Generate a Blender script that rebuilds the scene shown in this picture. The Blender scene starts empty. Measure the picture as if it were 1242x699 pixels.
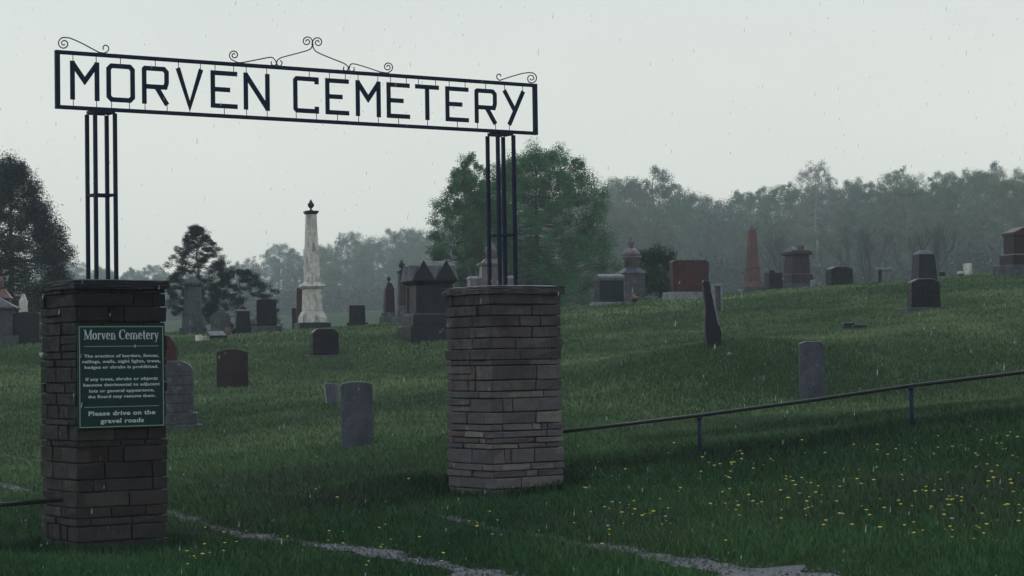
import bpy, bmesh, math, random
import numpy as np
from mathutils import Vector, Matrix

# ------------------------------------------------------------------ camera, sky, sun, exposure
EYE = 1.64
PITCH, ROLL = 0.0352, -0.0156
FOC, PW, PH = 2600.0, 1242.0, 699.0
scene = bpy.context.scene
C = scene.collection
cp, sp = math.cos(PITCH), math.sin(PITCH)
cr, sr = math.cos(ROLL), math.sin(ROLL)
FW = Vector((0, cp, sp)); up0 = Vector((0, -sp, cp)); rt0 = Vector((1, 0, 0))
RT = rt0*cr + up0*sr; UP = up0*cr - rt0*sr
cam_d = bpy.data.cameras.new("camera"); cam = bpy.data.objects.new("camera", cam_d); C.objects.link(cam)
m = Matrix((RT, UP, -FW)).transposed().to_4x4(); m.translation = Vector((0, 0, EYE)); cam.matrix_world = m
cam_d.sensor_width = 36; cam_d.lens = FOC/PW*36; cam_d.clip_end = 5000; cam_d.clip_start = .1
scene.camera = cam

SUN_EL, SUN_AZ = math.radians(55), math.radians(20)
world = bpy.data.worlds.new("World"); scene.world = world; world.use_nodes = True
wn = world.node_tree; wn.nodes.clear()
def N(t, kind, **kw):
    n = t.nodes.new(kind)
    for k, v in kw.items():
        if k.startswith('i_'):
            n.inputs[k[2:].replace('_', ' ')].default_value = v
        else: setattr(n, k, v)
    return n
sky = N(wn, 'ShaderNodeTexSky', sky_type='NISHITA', sun_disc=False, sun_elevation=SUN_EL, sun_rotation=SUN_AZ)
sky.air_density = 1.0; sky.dust_density = 3.0; sky.ozone_density = 1.0
# an even overcast layer over the clear sky, brighter up high, softly mottled
tc = N(wn, 'ShaderNodeTexCoord')
sep = N(wn, 'ShaderNodeSeparateXYZ'); wn.links.new(tc.outputs['Generated'], sep.inputs[0])
ramp = N(wn, 'ShaderNodeValToRGB'); wn.links.new(sep.outputs['Z'], ramp.inputs[0])
ramp.color_ramp.elements[0].position = 0.0; ramp.color_ramp.elements[0].color = (6.9, 7.1, 6.45, 1)
ramp.color_ramp.elements[1].position = 0.6; ramp.color_ramp.elements[1].color = (4.9, 6.1, 7.6, 1)
e = ramp.color_ramp.elements.new(.08); e.color = (7.25, 7.45, 6.85, 1); e = ramp.color_ramp.elements.new(.19); e.color = (6.0, 6.35, 6.05, 1)
nz = N(wn, 'ShaderNodeTexNoise'); nz.inputs['Scale'].default_value = 2.2; nz.inputs['Detail'].default_value = 4
mp = N(wn, 'ShaderNodeMapping'); mp.inputs['Scale'].default_value = (1, 1, 2.5)
wn.links.new(tc.outputs['Generated'], mp.inputs[0]); wn.links.new(mp.outputs[0], nz.inputs['Vector'])
mr = N(wn, 'ShaderNodeMapRange'); mr.inputs['To Min'].default_value = .84; mr.inputs['To Max'].default_value = 1.14
wn.links.new(nz.outputs['Fac'], mr.inputs['Value'])
mul = N(wn, 'ShaderNodeMix', data_type='RGBA', blend_type='MULTIPLY'); mul.inputs['Factor'].default_value = 1
wn.links.new(ramp.outputs[0], mul.inputs['A']); wn.links.new(mr.outputs[0], mul.inputs['B'])
mix = N(wn, 'ShaderNodeMix', data_type='RGBA'); mix.inputs['Factor'].default_value = .93
wn.links.new(sky.outputs[0], mix.inputs['A']); wn.links.new(mul.outputs['Result'], mix.inputs['B'])
bg = N(wn, 'ShaderNodeBackground'); bg.inputs['Strength'].default_value = .125
wo = N(wn, 'ShaderNodeOutputWorld')
wn.links.new(mix.outputs['Result'], bg.inputs['Color']); wn.links.new(bg.outputs[0], wo.inputs['Surface'])

sl = bpy.data.lights.new("sun", 'SUN'); sl.energy = .5; sl.angle = math.radians(30); sl.color = (1, .97, .93)
so = bpy.data.objects.new("sun", sl); C.objects.link(so)
sdir = Vector((math.sin(SUN_AZ)*math.cos(SUN_EL), math.cos(SUN_AZ)*math.cos(SUN_EL), math.sin(SUN_EL)))
so.rotation_euler = sdir.to_track_quat('Z', 'Y').to_euler(); so.location = (0, 0, 40)

vs = scene.view_settings
vs.view_transform = 'Standard'; vs.look = 'None'; vs.exposure = 0; vs.gamma = 1; vs.use_curve_mapping = False
scene.cycles.max_bounces = 6; scene.cycles.volume_bounces = 1; scene.cycles.transparent_max_bounces = 8
scene.cycles.use_denoising = True
scene.cycles.sample_clamp_indirect = 4

# ------------------------------------------------------------------ basic helpers
rnd = random.Random(7)
rng = np.random.default_rng(11)

def tag(o, label=None, cat=None, group=None, kind=None):
    if label: o['label'] = label
    if cat: o['category'] = cat
    if group: o['group'] = group
    if kind: o['kind'] = kind
    return o

def empty(name, loc, rz=0):
    o = bpy.data.objects.new(name, None); C.objects.link(o); o.empty_display_size = .2
    o.location = loc; o.rotation_euler = (0, 0, rz); return o

def link_mesh(name, me, mat, parent=None):
    o = bpy.data.objects.new(name, me); C.objects.link(o)
    if mat is not None and not me.materials: me.materials.append(mat)
    if parent: o.parent = parent
    return o

def np_mesh(name, V, F, loops_per=None, col=None, smooth=False):
    """V (n,3), F (m,k) array of equal-size faces, or list of arrays of several sizes."""
    me = bpy.data.meshes.new(name)
    if not isinstance(F, list): F = [F]
    F = [np.asarray(f, dtype=np.int32) for f in F if len(f)]
    nl = sum(f.size for f in F); nf = sum(len(f) for f in F)
    me.vertices.add(len(V)); me.vertices.foreach_set('co', np.asarray(V, dtype=np.float32).ravel())
    me.loops.add(nl); me.polygons.add(nf)
    me.loops.foreach_set('vertex_index', np.concatenate([f.ravel() for f in F]))
    tot = np.concatenate([np.full(len(f), f.shape[1], np.int32) for f in F])
    st = np.concatenate([[0], np.cumsum(tot)[:-1]]).astype(np.int32)
    me.polygons.foreach_set('loop_start', st); me.polygons.foreach_set('loop_total', tot)
    if smooth: me.polygons.foreach_set('use_smooth', np.ones(nf, bool))
    me.update(calc_edges=True)
    if col is not None:
        a = me.color_attributes.new('Col', 'FLOAT_COLOR', 'POINT')
        c = np.ones((len(V), 4), np.float32); c[:, :3] = col; a.data.foreach_set('color', c.ravel())
    me.validate(clean_customdata=False)
    return me

def ray(u, v):
    """direction through a spot of the photograph, scaled to unit depth along +Y"""
    d = FW*FOC + RT*(u-PW/2) - UP*(v-PH/2)
    return d/d.y

# ------------------------------------------------------------------ terrain (survey points: distance, lateral, height relative to eye)
def hor(u): return 441.5-.0156*(u-621)
SV = []   # (u, D, z rel)
for u, D, z in [(125, 21.1, -1.74), (612, 23.8, -1.42), (125, 17.5, -1.75), (612, 16.4, -1.63), (1242, 13.6, -1.40), (1242, 18, -1.08),
    (432, 31, -1.19), (985, 36, -.64), (868, 40, .3-.02), (1122, 55, 1.18), (1122, 64, 1.95), (905, 90, 2.8), (835, 72, 2.05),
    (300, 50, -.46), (395, 57, .28), (380, 78, 1.28), (217, 39, -1.06), (515, 60, .7), (25, 65, .98), (235, 70, 1.08),
    (1242, 80, 3.14), (1000, 85, 2.75), (760, 78, 2.12), (480, 74, 1.39), (250, 72, 1.19), (0, 70, 1.05), (848, 25, -1.12), (1105, 24.3, -.86),
    (1242, 23.7, -.70), (1000, 15, -1.5), (1242, 50, .95), (620, 45, -.30), (740, 40, -.15), (300, 25, -1.55), (0, 27, -1.65), (-100, 45, -.7),
    (0, 17.7, -1.72), (1400, 60, 1.9), (1122, 40, -.0), (700, 30, -1.0)]:
    SV.append(((u-621)/FOC*D, D, z))
for x, y, z in [(0, 0, -1.7), (0, 6, -1.68), (-6, 8, -1.75), (6, 6, -1.45), (-12, 0, -1.8), (14, 4, -.6), (0, -15, -1.7), (-30, 20, -1.9), (30, 20, 1.2), (45, 60, 4.5), (45, 90, 4.6), (-40, 60, .2),
    (-40, 90, 1.0), (0, 105, 2.0), (25, 110, 3.1), (-22, 105, 1.25), (0, 150, 1.6), (50, 150, 3.0), (-60, 150, .6), (0, 220, 2.5), (80, 220, 5.0), (-80, 230, .6),
    (0, 330, 9), (130, 330, 14), (-120, 340, 5), (0, 600, 14), (300, 500, 18), (-300, 500, 8), (0, 780, 16), (300, 780, 20), (-300, 780, 9), (60, 450, 13), (200, 60, 10), (-200, 60, -1), (200, -30, 3), (-200, -30, -2)]:
    SV.append((x, y, z))
SV = np.array(SV)
def _k(r2): return np.where(r2 > 1e-9, .5*r2*np.log(np.maximum(r2, 1e-12)), 0)
_X = SV[:, :2]; _n = len(SV)
_A = np.zeros((_n+3, _n+3)); _A[:_n, :_n] = _k(((_X[:, None]-_X[None])**2).sum(-1)) + np.eye(_n)*.12
_A[:_n, _n] = 1; _A[:_n, _n+1:] = _X; _A[_n, :_n] = 1; _A[_n+1:, :_n] = _X.T
_w = np.linalg.solve(_A, np.concatenate([SV[:, 2], np.zeros(3)]))
def ground(x, y):
    x = np.asarray(x, float); y = np.asarray(y, float); sh = x.shape
    p = np.stack([x.ravel(), y.ravel()], 1)
    p[:, 0] = np.clip(p[:, 0], -230, 320); p[:, 1] = np.clip(p[:, 1], -40, 780)
    z = np.empty(len(p))
    for i in range(0, len(p), 20000):
        q = p[i:i+20000]
        z[i:i+20000] = _k(((q[:, None]-_X[None])**2).sum(-1))@_w[:_n] + _w[_n] + q@_w[_n+1:]
    a, b = p[:, 0], p[:, 1]
    fade = np.clip(b/14, 0, 1)
    z += .022*np.sin(a*1.9+.6*b)*np.sin(b*1.3-.4*a) + .03*np.sin(a*.7+1)*np.sin(b*.55+2) + .012*np.sin(a*4.1+b)*np.sin(b*3.7)
    # low mounded graves and the little bank on the gate line left of the right pillar
    for cx, cy, rx, ry, h in [(-1.5, 24.6, 1.2, .8, .10), (.9, 26.0, 2.2, .5, .07)]:
        z += h*np.exp(-((a-cx)/rx)**2-((b-cy)/ry)**2)
    return (z+EYE).reshape(sh)
def gz(x, y): return float(ground(np.array([x]), np.array([y]))[0])
def hit(u, v):
    """first ground point seen at a spot"""
    r = ray(u, v); ts = np.concatenate([np.arange(9, 60, .15), np.arange(60, 200, .5)])
    z = ground(r.x*ts, ts); rz = EYE+r.z*ts
    k = np.nonzero(rz <= z)[0]
    if not len(k): return None
    t = ts[k[0]]
    return Vector((r.x*t, t, z[k[0]]))

# ------------------------------------------------------------------ materials
def mat(name, rough=.6, spec=.5):
    m = bpy.data.materials.new(name); m.use_nodes = True; t = m.node_tree
    b = t.nodes['Principled BSDF']; b.inputs['Roughness'].default_value = rough; b.inputs['Specular IOR Level'].default_value = spec
    return m, t, b
def mixc(t, fac, a, b, blend='MIX'):
    n = N(t, 'ShaderNodeMix', data_type='RGBA', blend_type=blend)
    for s, v in (('Factor', fac), ('A', a), ('B', b)):
        if isinstance(v, bpy.types.NodeSocket): t.links.new(v, n.inputs[s])
        elif s == 'Factor': n.inputs[s].default_value = v
        else: n.inputs[s].default_value = (*v, 1)
    return n.outputs['Result']
def noise(t, scale, detail=4, rough=.6, vec=None, stretch=None, obj=True):
    n = N(t, 'ShaderNodeTexNoise'); n.inputs['Scale'].default_value = scale; n.inputs['Detail'].default_value = detail; n.inputs['Roughness'].default_value = rough
    c = N(t, 'ShaderNodeTexCoord'); src = c.outputs['Object']
    if not obj:
        g = N(t, 'ShaderNodeNewGeometry'); src = g.outputs['Position']
    if stretch:
        mpn = N(t, 'ShaderNodeMapping'); mpn.inputs['Scale'].default_value = stretch; t.links.new(src, mpn.inputs[0]); src = mpn.outputs[0]
    t.links.new(src, n.inputs['Vector']); return n.outputs['Fac']
def ramp_(t, fac, lo, hi, a=0., b=1.):
    n = N(t, 'ShaderNodeMapRange'); n.inputs['From Min'].default_value = lo; n.inputs['From Max'].default_value = hi
    n.inputs['To Min'].default_value = a; n.inputs['To Max'].default_value = b; t.links.new(fac, n.inputs['Value']); return n.outputs[0]
def bump(t, b, h, strength=.4, dist=.02):
    n = N(t, 'ShaderNodeBump'); n.inputs['Strength'].default_value = strength; n.inputs['Distance'].default_value = dist
    t.links.new(h, n.inputs['Height']); t.links.new(n.outputs[0], b.inputs['Normal'])

def stone(name, c1, c2, stain=(.03, .03, .028), st=.35, rough=.34, grain=90, streak=True):
    m, t, b = mat(name, rough, .16)
    g = noise(t, grain, 3, .7); base = mixc(t, ramp_(t, g, .35, .65), c1, c2)
    big = noise(t, 3.1, 6, .65); base = mixc(t, ramp_(t, big, .35, .65, 0, .75), base, tuple(.5*(a+s) for a, s in zip(c1, stain)))
    w1 = noise(t, 2.3, 7, .7, stretch=(1.5, 1.5, .55)); base = mixc(t, ramp_(t, w1, .46, .62, 0, .55 if name != 'weathered_marble' else .25), base, tuple(c*.38 for c in c1))
    w2 = noise(t, 4.7, 6, .75); base = mixc(t, ramp_(t, w2, .56, .68, 0, .5), base, tuple(min(.8, c*1.7+.008) for c in c2))
    if streak:
        s = noise(t, 5.0, 5, .7, stretch=(1.6, 1.6, .45)); base = mixc(t, ramp_(t, s, .62-st*.3, .80-st*.3, 0, .85), base, stain)
    t.links.new(base, b.inputs['Base Color'])
    li = noise(t, 17, 4, .75); base2 = mixc(t, ramp_(t, li, .66, .74, 0, .5), base, tuple(min(.5, 1.6*c+.02) for c in c2)); t.links.new(base2, b.inputs['Base Color'])
    r = ramp_(t, noise(t, 8, 3), .3, .7, rough-.1, rough+.15); t.links.new(r, b.inputs['Roughness'])
    bump(t, b, noise(t, 22, 7, .75), .6, .015); return m

M = {}
M['grey'] = stone('grey_granite', (0.058, 0.061, 0.068), (0.115, 0.119, 0.128), st=.2)
M['slab'] = stone('slate_grey_stone', (0.055, 0.059, 0.074), (0.105, 0.11, 0.13), st=.25, stain=(.05, .052, .06))
M['black'] = stone('black_granite', (0.006, 0.006, 0.01), (0.012, 0.012, 0.019), st=.1, rough=.3)
M['dark'] = stone('dark_grey_stone', (0.012, 0.013, 0.019), (0.024, 0.026, 0.036), st=.4, stain=(.015, .016, .02))
M['red'] = stone('red_granite', (0.05, 0.016, 0.019), (0.085, 0.03, 0.033), st=.2, stain=(.04, .02, .02))
M['darkred'] = stone('dark_red_granite', (0.026, 0.012, 0.018), (0.048, 0.024, 0.03), st=.3, stain=(.02, .014, .016))
M['orange'] = stone('orange_granite', (0.12, 0.064, 0.06), (0.175, 0.098, 0.09), st=.15, stain=(.15, .06, .045))
M['white'] = stone('weathered_marble', (0.63, 0.585, 0.5), (0.86, 0.81, 0.72), stain=(.10, .085, .075), st=.42, grain=25)
M['pink'] = stone('pink_grey_stone', (0.13, 0.1, 0.108), (0.2, 0.16, 0.168), st=.3, stain=(.08, .07, .075))
M['pale'] = stone('pale_concrete', (0.2, 0.21, 0.22), (0.3, 0.31, 0.31), st=.3, stain=(.12, .12, .11), rough=.35)
M['mottle'] = stone('mottled_dark_stone', (.020, .022, .028), (.045, .048, .056), stain=(.20, .21, .22), st=.06, grain=30)
M['brown'] = stone('brown_granite', (0.034, 0.022, 0.028), (0.058, 0.04, 0.045), st=.35, stain=(.03, .02, .022))

# iron paint
m, t, b = mat('blue_black_painted_iron', .5, .12); 
t.links.new(mixc(t, ramp_(t, noise(t, 14, 5), .4, .75, 0, .6), (.008, .014, .040), (.016, .020, .036)), b.inputs['Base Color'])
bump(t, b, noise(t, 60, 4), .2, .003); M['iron'] = m
m, t, b = mat('worn_steel_rail', .32, .25)
t.links.new(mixc(t, ramp_(t, noise(t, 10, 5), .45, .7, 0, .7), (.016, .017, .02), (.009, .008, .009)), b.inputs['Base Color']); 
M['rail'] = m
m, t, b = mat('green_sign_paint', .45, .15)
t.links.new(mixc(t, ramp_(t, noise(t, 6, 5), .3, .7), (.003, .024, .022), (.005, .032, .028)), b.inputs['Base Color']); M['signgreen'] = m
m, t, b = mat('cream_lettering', .5)
t.links.new(mixc(t, ramp_(t, noise(t, 30, 4), .3, .8), (.50, .56, .56), (.38, .44, .45)), b.inputs['Base Color']); M['cream'] = m
m, t, b = mat('gold_green_border', .5); b.inputs['Base Color'].default_value = (.19, .25, .18, 1); M['border'] = m

# pillar stones: own colour per stone + dark crust that grew from the top
def pillar_mat(name, tone, crust0, crust1):
    m, t, b = mat(name, .6, .15)
    a = N(t, 'ShaderNodeVertexColor'); a.layer_name = 'Col'
    base = mixc(t, 1.0, a.outputs['Color'], (tone,)*3, 'MULTIPLY')
    base = mixc(t, ramp_(t, noise(t, 9, 6, .7, stretch=(1, 1, 2.2)), .3, .75, 0, .6), base, (.06*tone, .055*tone, .06*tone))
    base = mixc(t, ramp_(t, noise(t, 55, 4, .8), .5, .8, 0, .35), base, (.25*tone, .24*tone, .23*tone))
    g = N(t, 'ShaderNodeTexCoord'); s = N(t, 'ShaderNodeSeparateXYZ'); t.links.new(g.outputs['Object'], s.inputs[0])
    zf = ramp_(t, s.outputs['Z'], crust0, crust1)
    nn = noise(t, 3.5, 6, .7, stretch=(1.5, 1.5, .8))
    ad = N(t, 'ShaderNodeMath', operation='MULTIPLY_ADD'); t.links.new(nn, ad.inputs[0]); ad.inputs[1].default_value = 1.4; t.links.new(zf, ad.inputs[2])
    base = mixc(t, ramp_(t, ad.outputs[0], .85, 1.5, 0, .8), base, (.022*tone, .022*tone, .028*tone))
    t.links.new(base, b.inputs['Base Color'])
    t.links.new(ramp_(t, noise(t, 12, 3), .3, .7, .4, .7), b.inputs['Roughness'])
    bump(t, b, noise(t, 26, 7, .75), .7, .02); return m
M['pillarL'] = pillar_mat('dark_ashlar', .25, .2, 2.2)  # left pillar: every stone multiplied down to a much darker tone
M['pillarR'] = pillar_mat('grey_buff_ashlar', .80, .6, 2.6)
m, t, b = mat('recessed_mortar', .9); t.links.new(mixc(t, noise(t, 30, 4), (.022, .02, .022), (.045, .042, .042)), b.inputs['Base Color']); M['mortar'] = m
M['capL'] = stone('dark_cap_stone', (.012, .012, .016), (.022, .022, .027), st=.4, rough=.5)
M['capR'] = stone('wet_cap_stone', (.045, .045, .052), (.08, .08, .085), st=.4, rough=.35)

# ground, grass, gravel
m, t, b = mat('turf', .9, .05)
c = mixc(t, ramp_(t, noise(t, .35, 6, .65, obj=False), .35, .65), (.026, .058, .018), (.046, .078, .026))
c = mixc(t, ramp_(t, noise(t, 1.1, 5, .7, obj=False), .5, .72, 0, .7), c, (.044, .052, .028))
c = mixc(t, ramp_(t, noise(t, 9, 5, .8, obj=False), .35, .7, 0, .6), c, (.009, .022, .011))
t.links.new(c, b.inputs['Base Color']); bump(t, b, noise(t, 14, 6, .8, obj=False), .9, .12); M['turf'] = m
m, t, b = mat('grass_blades', .6, .08)
a = N(t, 'ShaderNodeVertexColor'); a.layer_name = 'Col'; t.links.new(a.outputs['Color'], b.inputs['Base Color'])
M['blade'] = m
m, t, b = mat('wet_gravel', .6)
vo = N(t, 'ShaderNodeTexVoronoi'); vo.inputs['Scale'].default_value = 38; g = N(t, 'ShaderNodeNewGeometry'); t.links.new(g.outputs['Position'], vo.inputs['Vector'])
c = mixc(t, vo.outputs['Color'], (.040, .040, .044), (.095, .095, .10))
c = mixc(t, ramp_(t, noise(t, 5, 5, .7, obj=False), .42, .62, 0, .8), c, (.028, .028, .028))
t.links.new(c, b.inputs['Base Color']); bump(t, b, vo.outputs['Distance'], .8, .03); M['gravel'] = m

def leaf_mat(name, spread=.25, rough=.6):
    m, t, b = mat(name, rough, .08)
    a = N(t, 'ShaderNodeVertexColor'); a.layer_name = 'Col'
    oi = N(t, 'ShaderNodeObjectInfo')
    hs = N(t, 'ShaderNodeHueSaturation'); t.links.new(a.outputs['Color'], hs.inputs['Color'])
    t.links.new(ramp_(t, oi.outputs['Random'], 0, 1, 1-spread, 1+spread), hs.inputs['Value'])
    mu = N(t, 'ShaderNodeMath', operation='MULTIPLY'); mu.inputs[1].default_value = 7.13; t.links.new(oi.outputs['Random'], mu.inputs[0])
    fr = N(t, 'ShaderNodeMath', operation='FRACT'); t.links.new(mu.outputs[0], fr.inputs[0])
    t.links.new(ramp_(t, fr.outputs[0], 0, 1, .5-.03*spread/.25, .5+.03*spread/.25), hs.inputs['Hue'])
    t.links.new(hs.outputs[0], b.inputs['Base Color'])
    tr = N(t, 'ShaderNodeBsdfTranslucent'); t.links.new(hs.outputs[0], tr.inputs['Color'])
    ms = N(t, 'ShaderNodeMixShader'); ms.inputs[0].default_value = .3
    t.links.new(b.outputs[0], ms.inputs[1]); t.links.new(tr.outputs[0], ms.inputs[2]); t.links.new(ms.outputs[0], t.nodes['Material Output'].inputs['Surface'])
    return m
M['leaf'] = leaf_mat('leaves'); M['leafnear'] = leaf_mat('leaves_near', .02)
m, t, b = mat('bark', .85); t.links.new(mixc(t, noise(t, 12, 5), (.030, .027, .025), (.065, .058, .052)), b.inputs['Base Color']); M['bark'] = m
m, t, b = mat('pale_bark', .85); t.links.new(mixc(t, noise(t, 12, 5), (.20, .19, .17), (.32, .30, .27)), b.inputs['Base Color']); M['palebark'] = m

# ------------------------------------------------------------------ mesh builder
class MB:
    def __init__(s): s.v = []; s.f = []; s.c = []; s.col = None
    def _add(s, vs, fs):
        n = len(s.v); s.v += [tuple(v) for v in vs]; s.f += [tuple(i+n for i in f) for f in fs]
        if s.col: s.c += [s.col]*len(vs)
    def frustum(s, cx, cy, z0, w, d, h, tw=None, td=None, rz=0, lean=(0, 0), jit=0, r=None):
        tw = w if tw is None else tw; td = d if td is None else td
        P = []
        for (ww, dd, z, lx, ly) in ((w, d, z0, 0, 0), (tw, td, z0+h, lean[0], lean[1])):
            for sx, sy in ((-1, -1), (1, -1), (1, 1), (-1, 1)):
                x, y = sx*ww/2, sy*dd/2
                x, y = x*math.cos(rz)-y*math.sin(rz), x*math.sin(rz)+y*math.cos(rz)
                j = (lambda: (r or rnd).uniform(-jit, jit)) if jit else (lambda: 0)
                P.append((cx+x+lx+j(), cy+y+ly+j(), z+j()))
        s._add(P, [(3, 2, 1, 0), (4, 5, 6, 7), (0, 1, 5, 4), (1, 2, 6, 5), (2, 3, 7, 6), (3, 0, 4, 7)])
    def hull8(s, P): s._add(P, [(3, 2, 1, 0), (4, 5, 6, 7), (0, 1, 5, 4), (1, 2, 6, 5), (2, 3, 7, 6), (3, 0, 4, 7)])
    def prism(s, prof, y0, y1, at=(0, 0, 0)):
        """prof: (x,z) outline counter-clockwise seen from the front (-y)"""
        n = len(prof); a = [(at[0]+x, at[1]+y0, at[2]+z) for x, z in prof]; b = [(at[0]+x, at[1]+y1, at[2]+z) for x, z in prof]
        s._add(a+b, [tuple(range(n)), tuple(range(2*n-1, n-1, -1))]+[((i+1) % n, i, n+i, n+(i+1) % n) for i in range(n)])
    def prismx(s, prof, x0, x1, at=(0, 0, 0)):
        n = len(prof); a = [(at[0]+x0, at[1]+y, at[2]+z) for y, z in prof]; b = [(at[0]+x1, at[1]+y, at[2]+z) for y, z in prof]
        s._add(a+b, [tuple(range(n)), tuple(range(2*n-1, n-1, -1))]+[((i+1) % n, i, n+i, n+(i+1) % n) for i in range(n)])
    def lathe(s, prof, cx=0, cy=0, z0=0, seg=16):
        n = len(prof); vs = []; fs = []
        for r, z in prof:
            for k in range(seg):
                a = 2*math.pi*k/seg; vs.append((cx+r*math.cos(a), cy+r*math.sin(a), z0+z))
        for i in range(n-1):
            for k in range(seg):
                k2 = (k+1) % seg; fs.append((i*seg+k, i*seg+k2, (i+1)*seg+k2, (i+1)*seg+k))
        fs.append(tuple(range(seg-1, -1, -1))); fs.append(tuple((n-1)*seg+k for k in range(seg))); s._add(vs, fs)
    def tube(s, pts, rad, seg=6, cap=True):
        pts = [Vector(p) for p in pts]; n = len(pts)
        if not hasattr(rad, '__len__'): rad = [rad]*n
        vs = []; fs = []; prev = None
        for i, p in enumerate(pts):
            tg = (pts[min(i+1, n-1)]-pts[max(i-1, 0)]).normalized()
            if prev is None: prev = tg.orthogonal().normalized()
            nn = (prev-tg*prev.dot(tg)); nn = nn.normalized() if nn.length > 1e-6 else tg.orthogonal().normalized(); prev = nn
            bb = tg.cross(nn)
            for k in range(seg):
                a = 2*math.pi*k/seg; vs.append(p+(nn*math.cos(a)+bb*math.sin(a))*rad[i])
        for i in range(n-1):
            for k in range(seg):
                k2 = (k+1) % seg; fs.append((i*seg+k, i*seg+k2, (i+1)*seg+k2, (i+1)*seg+k))
        if cap: fs += [tuple(range(seg-1, -1, -1)), tuple((n-1)*seg+k for k in range(seg))]
        s._add(vs, fs)
    def build(s, name, material, parent=None, bevel=0, smooth=False, loc=None):
        me = bpy.data.meshes.new(name); me.from_pydata(s.v, [], s.f); me.update()
        if s.c:
            a = me.color_attributes.new('Col', 'FLOAT_COLOR', 'POINT')
            for i, c in enumerate(s.c): a.data[i].color = (*c, 1)
        if smooth:
            for p in me.polygons: p.use_smooth = True
        me.materials.append(material)
        o = bpy.data.objects.new(name, me); C.objects.link(o)
        if parent: o.parent = parent
        if loc: o.location = loc
        if bevel:
            b = o.modifiers.new('bevel', 'BEVEL'); b.width = bevel; b.segments = 2; b.limit_method = 'ANGLE'
        return o

# ------------------------------------------------------------------ ground sheet
def spaced(a, b, fine_a, fine_b, step, growth):
    xs = list(np.arange(fine_a, fine_b, step)); s = step
    while xs[-1] < b: s *= growth; xs.append(min(b, xs[-1]+s))
    s = step
    while xs[0] > a: s *= growth; xs.insert(0, max(a, xs[0]-s))
    return np.array(xs)
gx = spaced(-300, 380, -14, 14, .3, 1.09); gy = spaced(-60, 800, 6, 45, .3, 1.07)
GX, GY = np.meshgrid(gx, gy); GZ = ground(GX, GY)
nx, ny = len(gx), len(gy)
idx = np.arange(nx*ny).reshape(ny, nx)
Fq = np.stack([idx[:-1, :-1], idx[:-1, 1:], idx[1:, 1:], idx[1:, :-1]], -1).reshape(-1, 4)
o = link_mesh('ground', np_mesh('ground', np.stack([GX, GY, GZ], -1).reshape(-1, 3), Fq, smooth=True), M['turf']); tag(o, kind='structure')

# wheel ruts of the gravel drive
RUTS = [
    ([(-220, 545), (-80, 572), (0, 589), (60, 601), (130, 612), (200, 623), (245, 636), (300, 650), (370, 660), (430, 668), (500, 682), (560, 694), (600, 703), (680, 722)], .078, .5),
    ([(-220, 532), (-60, 546), (0, 553), (60, 561), (150, 572), (230, 586), (300, 596), (400, 606), (500, 620), (560, 634), (620, 648), (700, 660), (780, 674), (860, 688), (950, 702), (1060, 722)], .13, 1.0)]
rut_pts = []; rut_objs = []
def smoothpath(P, n):
    P = np.array([(p.x, p.y) for p in P]); d = np.concatenate([[0], np.cumsum(np.hypot(*np.diff(P, axis=0).T))])
    t = np.linspace(0, d[-1], n); q = np.stack([np.interp(t, d, P[:, 0]), np.interp(t, d, P[:, 1])], 1)
    k = np.ones(15)/15
    qq = np.pad(q, ((7, 7), (0, 0)), 'edge'); return np.stack([np.convolve(qq[:, i], k, 'valid') for i in (0, 1)], 1)
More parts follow.
